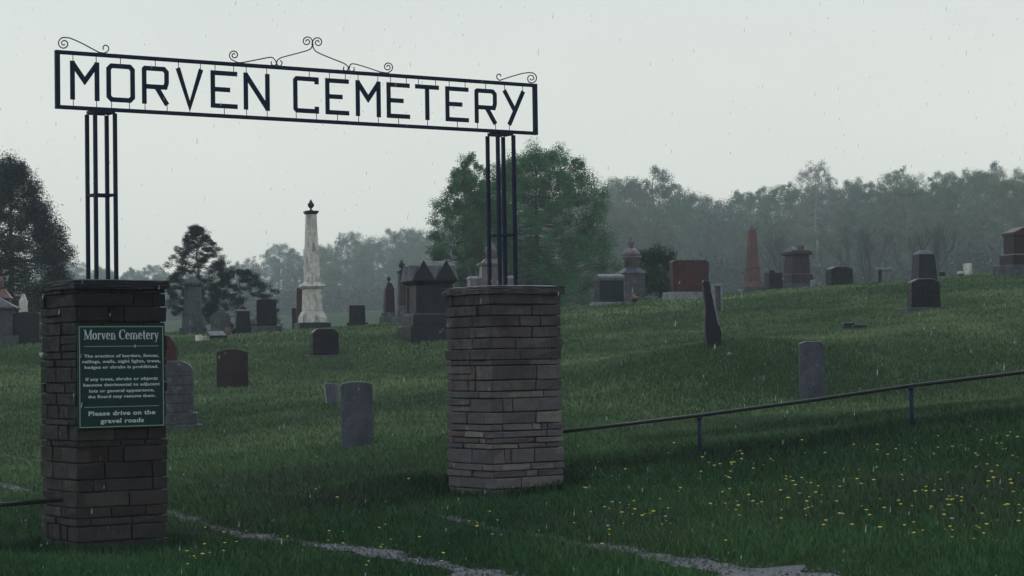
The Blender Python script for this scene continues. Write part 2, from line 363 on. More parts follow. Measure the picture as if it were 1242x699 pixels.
for ri, (pix, hw, far) in enumerate(RUTS):
    P = [h for h in (hit(u, v) for u, v in pix) if h is not None]
    q = smoothpath(P, 260); tg = np.gradient(q, axis=0); tg /= np.linalg.norm(tg, axis=1)[:, None]; nn = np.stack([-tg[:, 1], tg[:, 0]], 1)
    s = np.arange(len(q))
    # the second rut widens where it meets the road on the right
    w = hw*(1+.35*np.sin(s*.21)+.25*np.sin(s*.57+1)+.2*np.sin(s*1.3))
    if ri == 1: w = w*(.25+1.8*np.clip((q[:, 0]-.5)/1.8, 0, 1))
    else: w = w*(.75+.55*np.clip((q[:, 0]+4.0)/2.5, 0, 1))
    V = []; 
    for side in (-1, -.33, .33, 1):
        j = 1+(.25*np.sin(s*.9+side*3) if abs(side) == 1 else 0)
        e = q+nn*(w*side*j)[:, None]; V.append(np.stack([e[:, 0], e[:, 1], ground(e[:, 0], e[:, 1])+.006], 1))
    V = np.stack(V, 1); n = len(q); ii = np.arange(n*4).reshape(n, 4)
    F = np.stack([ii[:-1, :-1], ii[:-1, 1:], ii[1:, 1:], ii[1:, :-1]], -1).reshape(-1, 4)
    o = link_mesh('gravel_track', np_mesh('gravel_track', V.reshape(-1, 3), F), M['gravel']); tag(o, kind='structure')
    rut_pts.append((q, w))
    # loose stones lying in the rut
    k = 2600; i = rng.integers(0, n, k); off = rng.uniform(-1.25, 1.25, k)
    e = q[i]+nn[i]*(w[i]*off)[:, None]+rng.normal(0, .03, (k, 2)); z = ground(e[:, 0], e[:, 1])
    r = rng.uniform(.006, .022, k)
    base = np.array([(1, 0, 0), (-.5, .87, 0), (-.5, -.87, 0), (.1, .1, .9), (-.1, -.5, .7)])
    ang = rng.uniform(0, 6.28, k); ca, sa = np.cos(ang), np.sin(ang)
    bx = base[None, :, 0]*ca[:, None]-base[None, :, 1]*sa[:, None]; by = base[None, :, 0]*sa[:, None]+base[None, :, 1]*ca[:, None]
    VV = np.stack([e[:, None, 0]+bx*r[:, None], e[:, None, 1]+by*r[:, None], z[:, None]+.006+base[None, :, 2]*r[:, None]], -1)
    a = (np.arange(k)*5)[:, None, None]
    FF = (a+np.array([(0, 1, 3), (1, 2, 4), (2, 0, 3), (1, 4, 3), (2, 3, 4)])[None]).reshape(-1, 3)
    o = link_mesh('gravel_stones', np_mesh('gravel_stones', VV.reshape(-1, 3), FF), M['gravel'])
    tag(o, ['loose grey gravel in the wheel rut nearest the left pillar foot', 'loose grey gravel in the wheel rut running to the lower right'][ri], 'gravel', kind='stuff')

# ------------------------------------------------------------------ gate geometry
TH = .583; A = Vector((math.cos(TH), math.sin(TH), 0)); NV = Vector((math.sin(TH), -math.cos(TH), 0))
PL = Vector((-4.0465, 21.1641, 0)); SPAN = 4.724; PR = PL+A*SPAN
PWID = .9; ZTL, ZTR = .8662+EYE, .8422+EYE

# grass blades --------------------------------------------------------------
def rut_dist(x, y):
    d = np.full(len(x), 9.)
    for q, w in rut_pts:
        for i in range(0, len(x), 20000):
            dd = np.sqrt(((x[i:i+20000, None]-q[None, ::3, 0])**2+(y[i:i+20000, None]-q[None, ::3, 1])**2)); j = dd.argmin(1)
            d[i:i+20000] = np.minimum(d[i:i+20000], dd[np.arange(len(j)), j]/w[::3][j])
    return d
def vnoise(x, y, s, seed):
    r = np.random.default_rng(seed); o = 0
    for k in range(5):
        a = r.uniform(0, 6.28); f = s*(1.7**k); o = o+np.sin((x*math.cos(a)+y*math.sin(a))*f+r.uniform(0, 6.28)+1.5*np.sin((x*math.sin(a)-y*math.cos(a))*f*.6+r.uniform(0, 6)))*.7**k
    return o/2.2
def gate_coords(x, y):
    dx, dy = x-PL.x, y-PL.y; return dx*A.x+dy*A.y, dx*NV.x+dy*NV.y
def weeds(x, y):
    """rank growth the mower misses: along the gate line, at the pillar feet, under the rail"""
    s, n = gate_coords(x, y)
    k = np.exp(-((x+1.45-.35*(y-24))/1.25)**2-((y-24.0)/1.7)**2)*(.8+.35*np.sin(x*4+1)*np.sin(y*2.3))
    k = np.maximum(k, .8*np.exp(-((np.hypot(x-PR.x, y-PR.y)-.75)/.22)**2)); k = np.maximum(k, .8*np.exp(-((np.hypot(x-PL.x, y-PL.y)-.75)/.25)**2))
    k = np.maximum(k, .75*np.exp(-((y-24.9+.05*(x-1))/.9)**2)*(x > .5))
    k = np.maximum(k, .55*np.exp(-((y-27.5-.1*x)/.9)**2)*(x > 1.5))
    return np.clip(k, 0, 1)
def blades(name, n, d0, d1, spread, h0, h1, wpx, label, dpow=1.0):
    D = d0+(d1-d0)*rng.random(n)**dpow; x = rng.uniform(-1, 1, n)*D*spread+rng.normal(0, .2, n); y = D
    # keep off the ruts and out of the pillars
    rd = rut_dist(x, y); s1, n1 = gate_coords(x, y)
    inp = ((abs(s1) < .47) & (abs(n1) < .47)) | ((abs(s1-SPAN) < .47) & (abs(n1) < .47))
    ok = (rd > rng.uniform(.95, 1.5, n)) & ~inp
    x, y, rd = x[ok], y[ok], rd[ok]; n = len(x); z = ground(x, y)
    wd = weeds(x, y); pat = vnoise(x, y, 1.2, 3); pat2 = vnoise(x, y, .35, 5)
    h = rng.uniform(h0, h1, n)*(1+.3*pat+.9*wd)*np.clip((rd-.6)/3, .3, 1)
    w = wpx*y/2150.*rng.uniform(.7, 1.3, n)
    ang = rng.uniform(0, 6.28, n); lean = rng.uniform(.15, 1.1, n)*h; la = rng.uniform(0, 6.28, n)+.5*pat
    dx, dy = np.cos(ang)*w/2, np.sin(ang)*w/2
    V = np.zeros((n, 5, 3))
    V[:, 0] = np.stack([x-dx, y-dy, z-.01], 1); V[:, 1] = np.stack([x+dx, y+dy, z-.01], 1)
    mx, my = x+np.cos(la)*lean*.3, y+np.sin(la)*lean*.3
    V[:, 2] = np.stack([mx+dx*.8, my+dy*.8, z+h*.6], 1); V[:, 3] = np.stack([mx-dx*.8, my-dy*.8, z+h*.6], 1)
    V[:, 4] = np.stack([x+np.cos(la)*lean, y+np.sin(la)*lean, z+h], 1)
    b = (np.arange(n)*5)[:, None]
    far = np.clip((y-17)/26, 0, 1)[:, None]; g1 = np.array([.020, .069, .026])*(1-far)+np.array([.082, .146, .066])*far; g2 = np.array([.048, .110, .038])*(1-far)+np.array([.152, .205, .095])*far; straw = np.array([.095, .092, .052]); dk = np.array([.004, .016, .010])  # blades pale with distance: mist and wet sheen mixed into their colour
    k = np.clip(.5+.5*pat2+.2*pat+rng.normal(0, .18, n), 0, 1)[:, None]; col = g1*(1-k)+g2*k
    st = (rng.random(n) < np.clip(.02+.05*pat2, .0, .12))[:, None]; col = np.where(st, straw, col)
    col = col*(1-.92*wd[:, None])+dk*.92*wd[:, None]; col = col*(rng.uniform(.8, 1.18, n)*(1+.22*pat2+.12*pat))[:, None]; pb = np.clip(vnoise(x, y, .55, 21)*1.3-.25, 0, 1)[:, None]*.55; col = col*(1-pb)+np.array([.070, .078, .052])*pb
    col = np.repeat(col[:, None, :], 5, 1)
    me = np_mesh(name, V.reshape(-1, 3), [b+np.array([[0, 1, 2, 3]]), b+np.array([[3, 2, 4]])], col=col.reshape(-1, 3))
    o = link_mesh(name, me, M['blade']); tag(o, label, 'grass', kind='stuff'); return o
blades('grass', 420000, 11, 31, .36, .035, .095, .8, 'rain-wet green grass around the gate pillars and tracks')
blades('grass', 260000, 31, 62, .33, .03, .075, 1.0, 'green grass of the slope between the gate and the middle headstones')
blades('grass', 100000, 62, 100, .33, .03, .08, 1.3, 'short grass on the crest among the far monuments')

# ------------------------------------------------------------------ stone pillars
def pillar(C0, ztop, zbase, mstone, mcap, label, seed):
    r = random.Random(seed); root = empty('stone_pillar', (C0.x, C0.y, zbase), TH); tag(root, label, 'pillar', 'stone pillars of the cemetery gate')
    H = ztop-.075-zbase; core = MB(); core.frustum(0, 0, -.15, PWID-.05, PWID-.05, H+.15); core.build('mortar_core', M['mortar'], root)
    mb = MB(); pal = [(.15, .143, .160), (.18, .17, .18), (.125, .12, .14), (.21, .195, .19), (.165, .15, .16), (.11, .105, .125), (.18, .145, .145), (.25, .235, .22), (.15, .14, .15)]
    z = -.12; course = []
    while z < H-.001:
        h = r.choice([.06, .075, .10, .12, .15, .16, .13]); 
        if H-z-h < .05: h = H-z
        course.append((z, h)); z += h
    hw = PWID/2
    for (z, h) in course:
        for side in range(4):
            ang = side*math.pi/2; x = -hw + (0 if side % 2 == 0 else .0)
            first = True
            while x < hw-.001:
                L = r.uniform(.08, .16) if r.random() < .22 else r.uniform(.22, .60)
                if hw-x-L < .09: L = hw-x
                if h > .14 and L > .25 and r.random() < .25:     # split into two thin stones
                    subs = [(z, h*.45), (z+h*.45, h*.55)]
                else: subs = [(z, h)]
                for (zz, hh) in subs:
                    out = r.uniform(.0, .022) + (.006 if side % 2 else 0)
                    gpx = .006; c = r.choice(pal)
                    if r.random() < .06: c = (.17, .10, .09)
                    k = r.uniform(.8, 1.15); mb.col = (c[0]*k*1.12, c[1]*k*1.0, c[2]*k*.93)
                    x0, x1 = x+gpx, x+L-gpx
                    if x <= -hw+.001: x0 = x-out*.6+.004
                    if x+L >= hw-.001: x1 = x+L+out*.6-.004
                    y0, y1 = -hw-out, -hw+.12
                    j = lambda a=.006: r.uniform(-a, a)
                    P = []
                    for (zc) in (zz+.006, zz+hh-.006):
                        for (xx, yy) in ((x0, y0), (x1, y0), (x1, y1), (x0, y1)):
                            X, Y = xx+j(.004), yy+(j(.008) if yy == y0 else 0)
                            P.append((X*math.cos(ang)-Y*math.sin(ang), X*math.sin(ang)+Y*math.cos(ang), zc+j(.004)))
                    mb.hull8(P)
                x += L
    mb.build('stonework', mstone, root, bevel=.007)
    cw = PWID+.09
    cb = bmesh.new(); bmesh.ops.create_cube(cb, size=1)
    bmesh.ops.scale(cb, vec=(cw, cw, .085), verts=cb.verts)
    bmesh.ops.subdivide_edges(cb, edges=cb.edges[:], cuts=9, use_grid_fill=True)
    for v in cb.verts:
        edge = max(abs(v.co.x), abs(v.co.y)) > cw/2-.01
        if edge: v.co.x += r.uniform(-.007, .007); v.co.y += r.uniform(-.007, .007)
        if v.co.z > 0 and not edge: v.co.z += .012
        v.co.z += r.uniform(-.0012, .0012)
    me = bpy.data.meshes.new('cap_slab'); cb.to_mesh(me); cb.free(); me.materials.append(mcap)
    o = bpy.data.objects.new('cap_slab', me); C.objects.link(o); o.parent = root; o.location = (0, 0, H+.032)
    bv = o.modifiers.new('bevel', 'BEVEL'); bv.width = .006; bv.limit_method = 'ANGLE'
    return root
zl, zr = gz(PL.x, PL.y), gz(PR.x, PR.y)
pl = pillar(PL, ZTL, min(zl, EYE-1.70), M['pillarL'], M['capL'], 'dark left gate pillar of rough stone carrying the green notice', 3)
pr = pillar(PR, ZTR, min(zr, EYE-1.40), M['pillarR'], M['capR'], 'grey and buff right gate pillar where the pipe rail begins', 8)

# ------------------------------------------------------------------ the arch sign
ZS, HS, E1, E2 = 2.5631+EYE, .5763, .4718, .494
sign = empty('cemetery_gate_sign', (PL.x, PL.y, 0), TH); tag(sign, 'iron overhead sign reading MORVEN CEMETERY on tall rod posts', 'gate sign')
def plane(u, v):
    """photo spot -> (along, height) on the sign's own plane"""
    d = ray(u, v); o0 = Vector((0, 0, EYE)); t = (PL-o0).dot(NV)/d.dot(NV); p = o0+d*t; return ((p-PL).dot(A), p.z)
x0, x1 = -E1, SPAN+E2
fb = MB(); T = .036
fb.frustum((x0+x1)/2, 0, ZS, x1-x0, .05, T); fb.frustum((x0+x1)/2, 0, ZS+HS-T, x1-x0, .05, T)
fb.frustum(x0+.022, 0, ZS+T, .044, .048, HS-2*T); fb.frustum(x1-.022, 0, ZS+T, .044, .048, HS-2*T)
fb.build('frame', M['iron'], sign, bevel=.004)
LET = [('M', 85.2, 120.4), ('O', 129.2, 163.5), ('R', 172.3, 204.7), ('V', 213.3, 246.6), ('E', 255.6, 287.8), ('N', 295.6, 326.8),
       ('C', 355.7, 386.4), ('E', 394.6, 423), ('M', 431.4, 461.3), ('E', 468.9, 496.7), ('T', 503.6, 532.1), ('E', 540.1, 567.9), ('R', 575.5, 602.1), ('Y', 609.2, 636.6)]
zb_, zt_ = ZS+.098, ZS+.482; SW = .047
def strokes(ch, a, b, B, Tt):
    s = SW/2; l, r_, bo, to = a+s, b-s, B+s, Tt-s; mid = (B+Tt)/2; c = .03
    if ch == 'M': return [[(l, B), (l, Tt)], [(r_, B), (r_, Tt)], [(l, Tt-.02), ((a+b)/2, B+.19), (r_, Tt-.02)]]
    if ch == 'N': return [[(l, B), (l, Tt)], [(r_, B), (r_, Tt)], [(l, Tt-.02), (r_, B+.02)]]
    if ch == 'O': return [[(l+c, bo), (r_-c, bo), (r_, bo+c), (r_, to-c), (r_-c, to), (l+c, to), (l, to-c), (l, bo+c), (l+c, bo)]]
    if ch == 'R': return [[(l, B), (l, to-.01), (l+.01, to), (r_-c, to), (r_, to-c), (r_, mid+.03), (r_-.015, mid-.015), (l, mid-.015)], [((a+b)/2+.01, mid-.015), (r_+.004, B)]]
    if ch == 'V': return [[(l, Tt), ((a+b)/2, B), (r_, Tt)]]
    if ch == 'E': return [[(b, to), (l, to), (l, bo), (b, bo)], [(l, mid), (a+(b-a)*.72, mid)]]
    if ch == 'C': return [[(r_, to-.05), (r_, to), (l+c*.6, to), (l, to-c*.6), (l, bo+c*.6), (l+c*.6, bo), (r_, bo), (r_, bo+.05)]]
    if ch == 'T': return [[(a, to), (b, to)], [((a+b)/2, B), ((a+b)/2, to)]]
    if ch == 'Y': return [[(l, Tt), ((a+b)/2+.005, B+.17)], [(r_, Tt), (a+.085, B)]]
def stroke_mesh(mb, pts, w, y0, y1):
    P = [Vector((p[0], p[1])) for p in pts]; closed = (P[0]-P[-1]).length < 1e-6; n = len(P); Ls = []; Rs = []
    for i in range(n):
        if closed: a_, b_ = P[(i-1) % (n-1)], P[(i+1) % (n-1)] if i < n-1 else P[1]
        else: a_, b_ = P[max(i-1, 0)], P[min(i+1, n-1)]
        d1 = (P[i]-a_); d2 = (b_-P[i])
        if d1.length < 1e-9: d1 = d2
        if d2.length < 1e-9: d2 = d1
        d1.normalize(); d2.normalize(); n1 = Vector((-d1.y, d1.x)); n2 = Vector((-d2.y, d2.x)); mm = n1+n2
        if mm.length < .2: mm = n1
        mm.normalize(); k = min(1/max(mm.dot(n1), .35), 2.2)
        Ls.append(P[i]+mm*w/2*k); Rs.append(P[i]-mm*w/2*k)
    vs = []
    for i in range(n): vs += [(Ls[i].x, y0, Ls[i].y), (Rs[i].x, y0, Rs[i].y), (Ls[i].x, y1, Ls[i].y), (Rs[i].x, y1, Rs[i].y)]
    fs = []
    for i in range(n-1):
        a_ = i*4; b_ = a_+4
        fs += [(a_, a_+1, b_+1, b_), (a_+2, b_+2, b_+3, a_+3), (a_, b_, b_+2, a_+2), (a_+1, a_+3, b_+3, b_+1)]
    fs += [(0, 2, 3, 1), ((n-1)*4, (n-1)*4+1, (n-1)*4+3, (n-1)*4+2)]
    mb._add(vs, fs)
for ch, ua, ub in LET:
    a, _ = plane(ua, 105); b, _ = plane(ub, 105); mb = MB()
    for i, s in enumerate(strokes(ch, a, b, zb_, zt_)): stroke_mesh(mb, s, SW, -.006-.0015*i, .006+.0015*i)
    lo = mb.build('letter', M['iron'], sign)
    # thin hangers tie each letter to the frame
    ac = (a+b)/2
    top, bot = {'M': ([a+.03, b-.03], [a+.03, b-.03]), 'O': ([ac], [a+.05, b-.06]), 'R': ([ac], [a+.03, b-.02]), 'V': ([a+.03, b-.03], [ac]),
                'E': ([a+.05, b-.04], [ac]), 'N': ([a+.03, b-.03], [a+.03, b-.03]), 'C': ([ac+.04], [a+.03, b-.03]), 'T': ([a+.04, b-.04], [ac]), 'Y': ([a+.03, b-.03], [a+.085])}[ch]
    for x in top: hb = MB(); hb.tube([(x, 0, zt_-.01), (x, 0, ZS+HS-T+.005)], .0042, 5); hb.build('hanger_rod', M['iron'], lo)
    for x in bot: hb = MB(); hb.tube([(x, 0, ZS+T-.005), (x, 0, zb_+.01)], .0042, 5); hb.build('hanger_rod', M['iron'], lo)
# scrolls, drawn as bent bar on the sign's plane
def cat(P, n=10):
    P = [Vector((*p, 0)) for p in P]; out = []
    for i in range(len(P)-1):
        p0, p1, p2, p3 = P[max(i-1, 0)], P[i], P[i+1], P[min(i+2, len(P)-1)]
        for k in range(n):
            t = k/n; out.append(.5*((2*p1)+(p2-p0)*t+(2*p0-5*p1+4*p2-p3)*t*t+(3*p1-p0-3*p2+p3)*t**3))
    out.append(P[-1]); return out
def spiral(cx, cy, r0, a0, turns, r1=1.2, n=22):
    """from outside in; angles in degrees, image coordinates (y down)"""
    return [(cx+(r0+(r1-r0)*k/n)*math.cos(math.radians(a0+360*turns*k/n)), cy+(r0+(r1-r0)*k/n)*math.sin(math.radians(a0+360*turns*k/n))) for k in range(n+1)]
SCR = [
    spiral(77.5, 53.0, 7.6, -70, -1.7)[::-1]+[(86, 46.8), (100, 53), (113, 60), (121, 64.0)],
    [(119, 63.5), (127, 64.4), (131.5, 61), (131, 56.5), (127.5, 55), (125, 57.5), (125.6, 60.5)],
    spiral(284, 67.0, 6.3, 105, 1.6)[::-1]+[(291, 76.2), (310, 73), (328, 69.7), (333, 72.5), (335.3, 77), (333, 79.6), (329.3, 78.2), (329.2, 74.6)],
    spiral(372.5, 50.5, 6.6, 30, -1.6)[::-1]+[(379, 55), (375, 60.5), (358, 65.5), (341, 70.2), (336, 74.5), (336.4, 79), (340, 80), (342.2, 76.5), (340, 73.5)],
    spiral(385.5, 51.5, 6.6, 150, 1.6)[::-1]+[(379.5, 56.5), (384, 63), (402, 71), (417, 77), (422.5, 82), (420.5, 86), (416.8, 85), (417.2, 81)],
    [(424.5, 80.6), (423.3, 84), (426, 87), (429.6, 85), (429, 81.5)], [(423.4, 83), (424.5, 79.5), (429, 77.6), (445, 82), (462, 87.8)],
    [(460, 87.4), (470, 88.6)]+spiral(470.5, 81.5, 6.2, 75, -1.7),
    [(609, 96.5), (606, 97.5), (602.6, 94.5), (603.3, 90.8), (606.8, 90.3), (607.4, 93.2)], [(607, 97.3), (622, 92.5), (636, 88.8), (645, 88.4)]+spiral(644.5, 95.3, 6.9, -80, 1.7)]
scb = {}
for i, S in enumerate(SCR):
    g = 'left' if i < 2 else ('mid' if i < 8 else 'right'); mb = scb.setdefault(g, MB())
    pts = []
    for p in cat(S, 5):
        s, z = plane(p.x, p.y); pts.append((s, 0, z))
    mb.tube(pts, .0062, 6)
for g in scb: scb[g].build('scrollwork', M['iron'], sign, smooth=True)
# rod posts and their crossbars
ps = .2079/2
for cx, zt in ((0, ZTL), (SPAN, ZTR)):
    for sx in (-1, 1):
        for sy in (-1, 1):
            mb = MB(); mb.frustum(cx+sx*ps, sy*ps, zt-.01, .036, .036, ZS-zt-.02); mb.build('post', M['iron'], sign, bevel=.003)
    zz = zt+(ZS-zt)*(.5 if cx == 0 else .33)
    for zc, hh in ((ZS-.03, .03), (zz, .022)):
        for s_ in (-1, 1):
            mb = MB(); mb.frustum(cx, s_*ps, zc, 2*ps-.038, .026, hh); mb.build('crossbar', M['iron'], sign)
            mb = MB(); mb.frustum(cx+s_*ps, 0, zc+.001, .026, 2*ps-.038, hh); mb.build('crossbar', M['iron'], sign)
    mb = MB(); mb.frustum(cx, 0, ZS-.0295, 2*ps-.03, .05, .0285); mb.build('crossbar', M['iron'], sign)
    for sx in (-1, 1):
        for sy in (-1, 1): mb = MB(); mb.frustum(cx+sx*ps, sy*ps, zt-.008, .075, .075, .02); mb.build('foot_plate', M['iron'], sign, bevel=.003)

# ------------------------------------------------------------------ the green notice
pc = PL+NV*(PWID/2+.045)
def pan(u, v):
    d = ray(u, v); o0 = Vector((0, 0, EYE)); t = (pc-o0).dot(NV)/d.dot(NV); p = o0+d*t; return ((p-pc).dot(A), p.z)
(pa, pzt), (pb, _), (_, pzb) = pan(93.5, 394.5), pan(198.5, 393.5), pan(93.5, 521)
PWD, PHT = pb-pa, pzt-pzb
notice = empty('notice_board', (pc.x+A.x*(pa+pb)/2, pc.y+A.y*(pa+pb)/2, pzb), TH)
tag(notice, 'green notice board with pale lettering fixed to the left pillar', 'notice board')
mb = MB(); mb.frustum(0, 0, 0, PWD, .02, PHT); board = mb.build('board', M['signgreen'], notice, bevel=.003)
mb = MB(); i_ = .012; bw = .009; yb = -.0125
for z_ in (i_, PHT-i_-bw): mb.frustum(0, yb, z_, PWD-2*i_, .004, bw)
for x_ in (-PWD/2+i_+bw/2, PWD/2-i_-bw/2): mb.frustum(x_, yb, i_+bw, bw, .004, PHT-2*i_-2*bw)
for fz in (.79, .205): mb.frustum(0, yb, PHT*fz, PWD*.86, .004, .007)
mb.build('border', M['border'], board)
def text(s, size, cx, zc, width, mat_, parent, bold=.012, xs=1.0):
    cu = bpy.data.curves.new('lettering', 'FONT'); cu.body = s; cu.size = size; cu.align_x = 'CENTER'; cu.align_y = 'BOTTOM_BASELINE'
    cu.extrude = .0015; cu.offset = bold*size; cu.resolution_u = 3; cu.space_character = 1.08
    o = bpy.data.objects.new('lettering_curve', cu); C.objects.link(o); bpy.context.view_layer.update()
    me = bpy.data.meshes.new_from_object(o.evaluated_get(bpy.context.evaluated_depsgraph_get())); bpy.data.objects.remove(o)
    ws = [v.co.x for v in me.vertices]; k = width/(max(ws)-min(ws)); mid = (max(ws)+min(ws))/2
    me.transform(Matrix.Translation((cx, yb-.001, zc))@Matrix.Rotation(math.pi/2, 4, 'X')@Matrix.Diagonal((k, 1, 1, 1))@Matrix.Translation((-mid, 0, 0)))
    me.materials.clear(); me.materials.append(mat_); ob = bpy.data.objects.new('lettering', me); C.objects.link(ob); ob.parent = parent; return ob
LN = [("The erection of borders, fences,", 241, .86), ("railings, walls, night lights, trees,", 272, .90), ("hedges or shrubs is prohibited.", 304, .85),
      ("If any trees, shrubs or objects", 371, .83), ("become detrimental to adjacent", 403, .88), ("lots or general appearance,", 437, .75), ("the Board may remove them.", 469, .78)]
for s, zy, wf in LN:
    fz = 1-(zy+9-68)/(650-68.); text(s, .040, 0, PHT*fz, PWD*wf, M['cream'], board, .028)
for s, zy, wf in (("Please drive on the", 563, .77), ("gravel roads", 606, .50)):
    fz = 1-(zy+13-68)/(650-68.); text(s, .058, 0, PHT*fz, PWD*wf, M['cream'], board, .03)
# title in a hand-cut serif: each glyph a list of strokes (points, width), unit x-height .5, cap height .8
def arc(cx, cz, rx, rz, a0, a1, n=12): return [(cx+rx*math.cos(math.radians(a0+(a1-a0)*k/n)), cz+rz*math.sin(math.radians(a0+(a1-a0)*k/n))) for k in range(n+1)]
K, TN = .115, .045
def sf(x, z, w=.2): return ([(x-w/2, z), (x+w/2, z)], .04)
GL = {'M': (.92, [([(.16, 0), (.16, .8)], .05), ([(.16, .8), (.46, .04)], K), ([(.46, .04), (.76, .8)], .05), ([(.78, 0), (.78, .8)], K), sf(.13, .02), sf(.79, .02, .24), sf(.1, .78, .16), sf(.84, .78, .16)]),
      'C': (.70, [(arc(.38, .4, .29, .39, 50, 130, 8), TN), (arc(.38, .4, .28, .37, 125, 235, 10), K+.02), (arc(.38, .4, .29, .39, 230, 315, 8), TN), ([(.62, .56), (.62, .80)], .05)]),
      'o': (.52, [(arc(.26, .27, .17, .25, 60, 120, 6), TN), (arc(.26, .27, .17, .23, 115, 245, 9), K), (arc(.26, .27, .17, .25, 240, 300, 6), TN), (arc(.26, .27, .17, .23, -65, 65, 9), K)]),
      'r': (.42, [([(.14, 0), (.14, .52)], K), (arc(.27, .36, .12, .15, 150, 60, 6), .06), (arc(.33, .44, .03, .03, 0, 360, 6), .05), sf(.14, .02, .24), sf(.09, .51, .12)]),
      'v': (.50, [([(.10, .52), (.26, .02)], K), ([(.26, .02), (.42, .52)], .05), sf(.11, .51), sf(.41, .51, .14)]),
      'e': (.48, [(arc(.25, .27, .16, .23, 0, 100, 8), K*.75), (arc(.25, .27, .17, .24, 90, 240, 10), K), (arc(.25, .27, .17, .25, 235, 330, 6), TN), ([(.12, .29), (.40, .29)], .045)]),
      'n': (.60, [([(.14, 0), (.14, .52)], K), (arc(.28, .36, .15, .15, 165, 25, 8), .06), ([(.43, .38), (.43, 0)], K), sf(.14, .02, .22), sf(.43, .02, .22), sf(.09, .51, .12)]),
      'm': (.88, [([(.14, 0), (.14, .52)], K), (arc(.28, .36, .14, .15, 165, 25, 8), .06), ([(.43, .38), (.43, 0)], K), (arc(.57, .36, .14, .15, 165, 25, 8), .06), ([(.72, .38), (.72, 0)], K), sf(.14, .02, .2), sf(.43, .02, .2), sf(.72, .02, .2), sf(.09, .51, .12)]),
      't': (.36, [([(.16, .70), (.16, .10)], K), (arc(.24, .10, .08, .09, 180, 320, 6), .055), ([(.03, .50), (.31, .50)], .045)]),
      'y': (.50, [([(.10, .52), (.27, .04)], K), ([(.42, .52), (.22, -.14)], .05), (arc(.15, -.14, .06, .05, 0, -170, 6), .06), sf(.11, .51), sf(.41, .51, .14)]),
      ' ': (.28, [])}
tot = sum(GL[c][0] for c in "Morven Cemetery"); kx = PWD*.87/tot; kz = .118; x = -PWD*.435; zb0 = PHT*(1-(150-68)/582.); mb = MB()
for c in "Morven Cemetery":
    for i, (p, w) in enumerate(GL[c][1]): stroke_mesh(mb, [(x+a*kx, zb0+b*kz) for a, b in p], w*.5*(kx+kz), yb-.001-.0003*i, yb+.001)
    x += GL[c][0]*kx
mb.build('title_lettering', M['cream'], board)
for z_ in (.15, .8): mb = MB(); mb.frustum(0, .025, PHT*z_, PWD*.8, .03, .03); mb.build('mounting_batten', M['mortar'], notice)

# ------------------------------------------------------------------ pipe rails
def rail(name, pts, posts, label, plabel=None):
    root = empty(name, (pts[0].x, pts[0].y, gz(pts[0].x, pts[0].y))); tag(root, label, 'railing'); o0 = root.location
    mb = MB(); mb.tube([p-o0 for p in pts], .021, 10); mb.build('top_pipe', M['rail'], root, smooth=True)
    for p in posts:
        g = gz(p.x, p.y); mb = MB(); mb.tube([(p.x-o0.x, p.y-o0.y, g-.2-o0.z), (p.x-o0.x, p.y-o0.y, p.z-o0.z-.01)], .026, 10)
        mb.lathe([(.027, 0), (.027, .03)], p.x-o0.x, p.y-o0.y, p.z-o0.z-.05, 10); mb.build('post', M['iron'], root, smooth=True)
def rp(u, v, D): r = ray(u, v); return Vector((r.x*D, D, EYE+r.z*D))
st = PR+A*(PWID/2)
rail('pipe_railing', [rp(676, 524.5, 24.3), rp(765, 514, 24.75), rp(848, 504, 24.9), rp(975, 487, 24.7), rp(1105, 468, 24.3), rp(1242, 451.5, 23.8), rp(1420, 430, 23.0)],
     [rp(848, 504, 24.9), rp(1105, 468, 24.3), rp(1370, 437, 23.2)], 'low iron pipe rail climbing right from the right pillar')
rail('pipe_railing', [rp(74, 606.5, 20.5), rp(0, 612.5, 19.3), rp(-90, 619, 18.0), rp(-220, 628, 16.6)], [rp(-120, 621, 17.6)], 'low iron pipe rail leaving the left pillar towards the left edge')

# ------------------------------------------------------------------ monuments
def mon(name, u, D, label, cat='headstone', rz=.2, group=None, sink=.0):
    """returns root Empty and metres per photo-pixel at that distance"""
    vb = hor(u); r = ray(u, vb); x, y = r.x*D, D
    root = empty(name, (x, y, gz(x, y)-sink), rz); tag(root, label, cat, group); return root, D/FOC
def part(root, name, material, fn, bevel=.015, smooth=False):
    mb = MB(); fn(mb); return mb.build(name, material, root, bevel=bevel, smooth=smooth)
def st_box(z0, w, d, h, tw=None, td=None, cx=0, cy=0): return lambda mb: mb.frustum(cx, cy, z0, w, d, h, tw, td)
def urn(mb, z, s, cx=0): mb.lathe([(.35*s, 0), (.35*s, .1*s), (.14*s, .2*s), (.14*s, .38*s), (.42*s, .62*s), (.5*s, .9*s), (.4*s, 1.15*s), (.2*s, 1.3*s), (.24*s, 1.4*s), (.1*s, 1.6*s), (.02*s, 1.75*s)], cx, 0, z, 14)
def arch_slab(w, h, rise, n=10, sh=0.0):
    """front outline with a segmental top"""
    P = [(-w/2, 0), (w/2, 0), (w/2, h-rise)]
    for k in range(1, n): a = k/n; P.append((w/2-w*a, h-rise+rise*math.sin(math.pi*a)**.8))
    P.append((-w/2, h-rise)); return P
def slab(root, s, w, h, d, material, rise=4, z0=-.1, name='slab', taper=1.0, bevel=.02):
    P = [(x*(1-(1-taper)*(z/(h*s))), z) for x, z in arch_slab(w*s, h*s-z0, rise*s)]
    return part(root, name, material, lambda mb: mb.prism(P, -d/2, d/2, (0, 0, z0)), bevel)

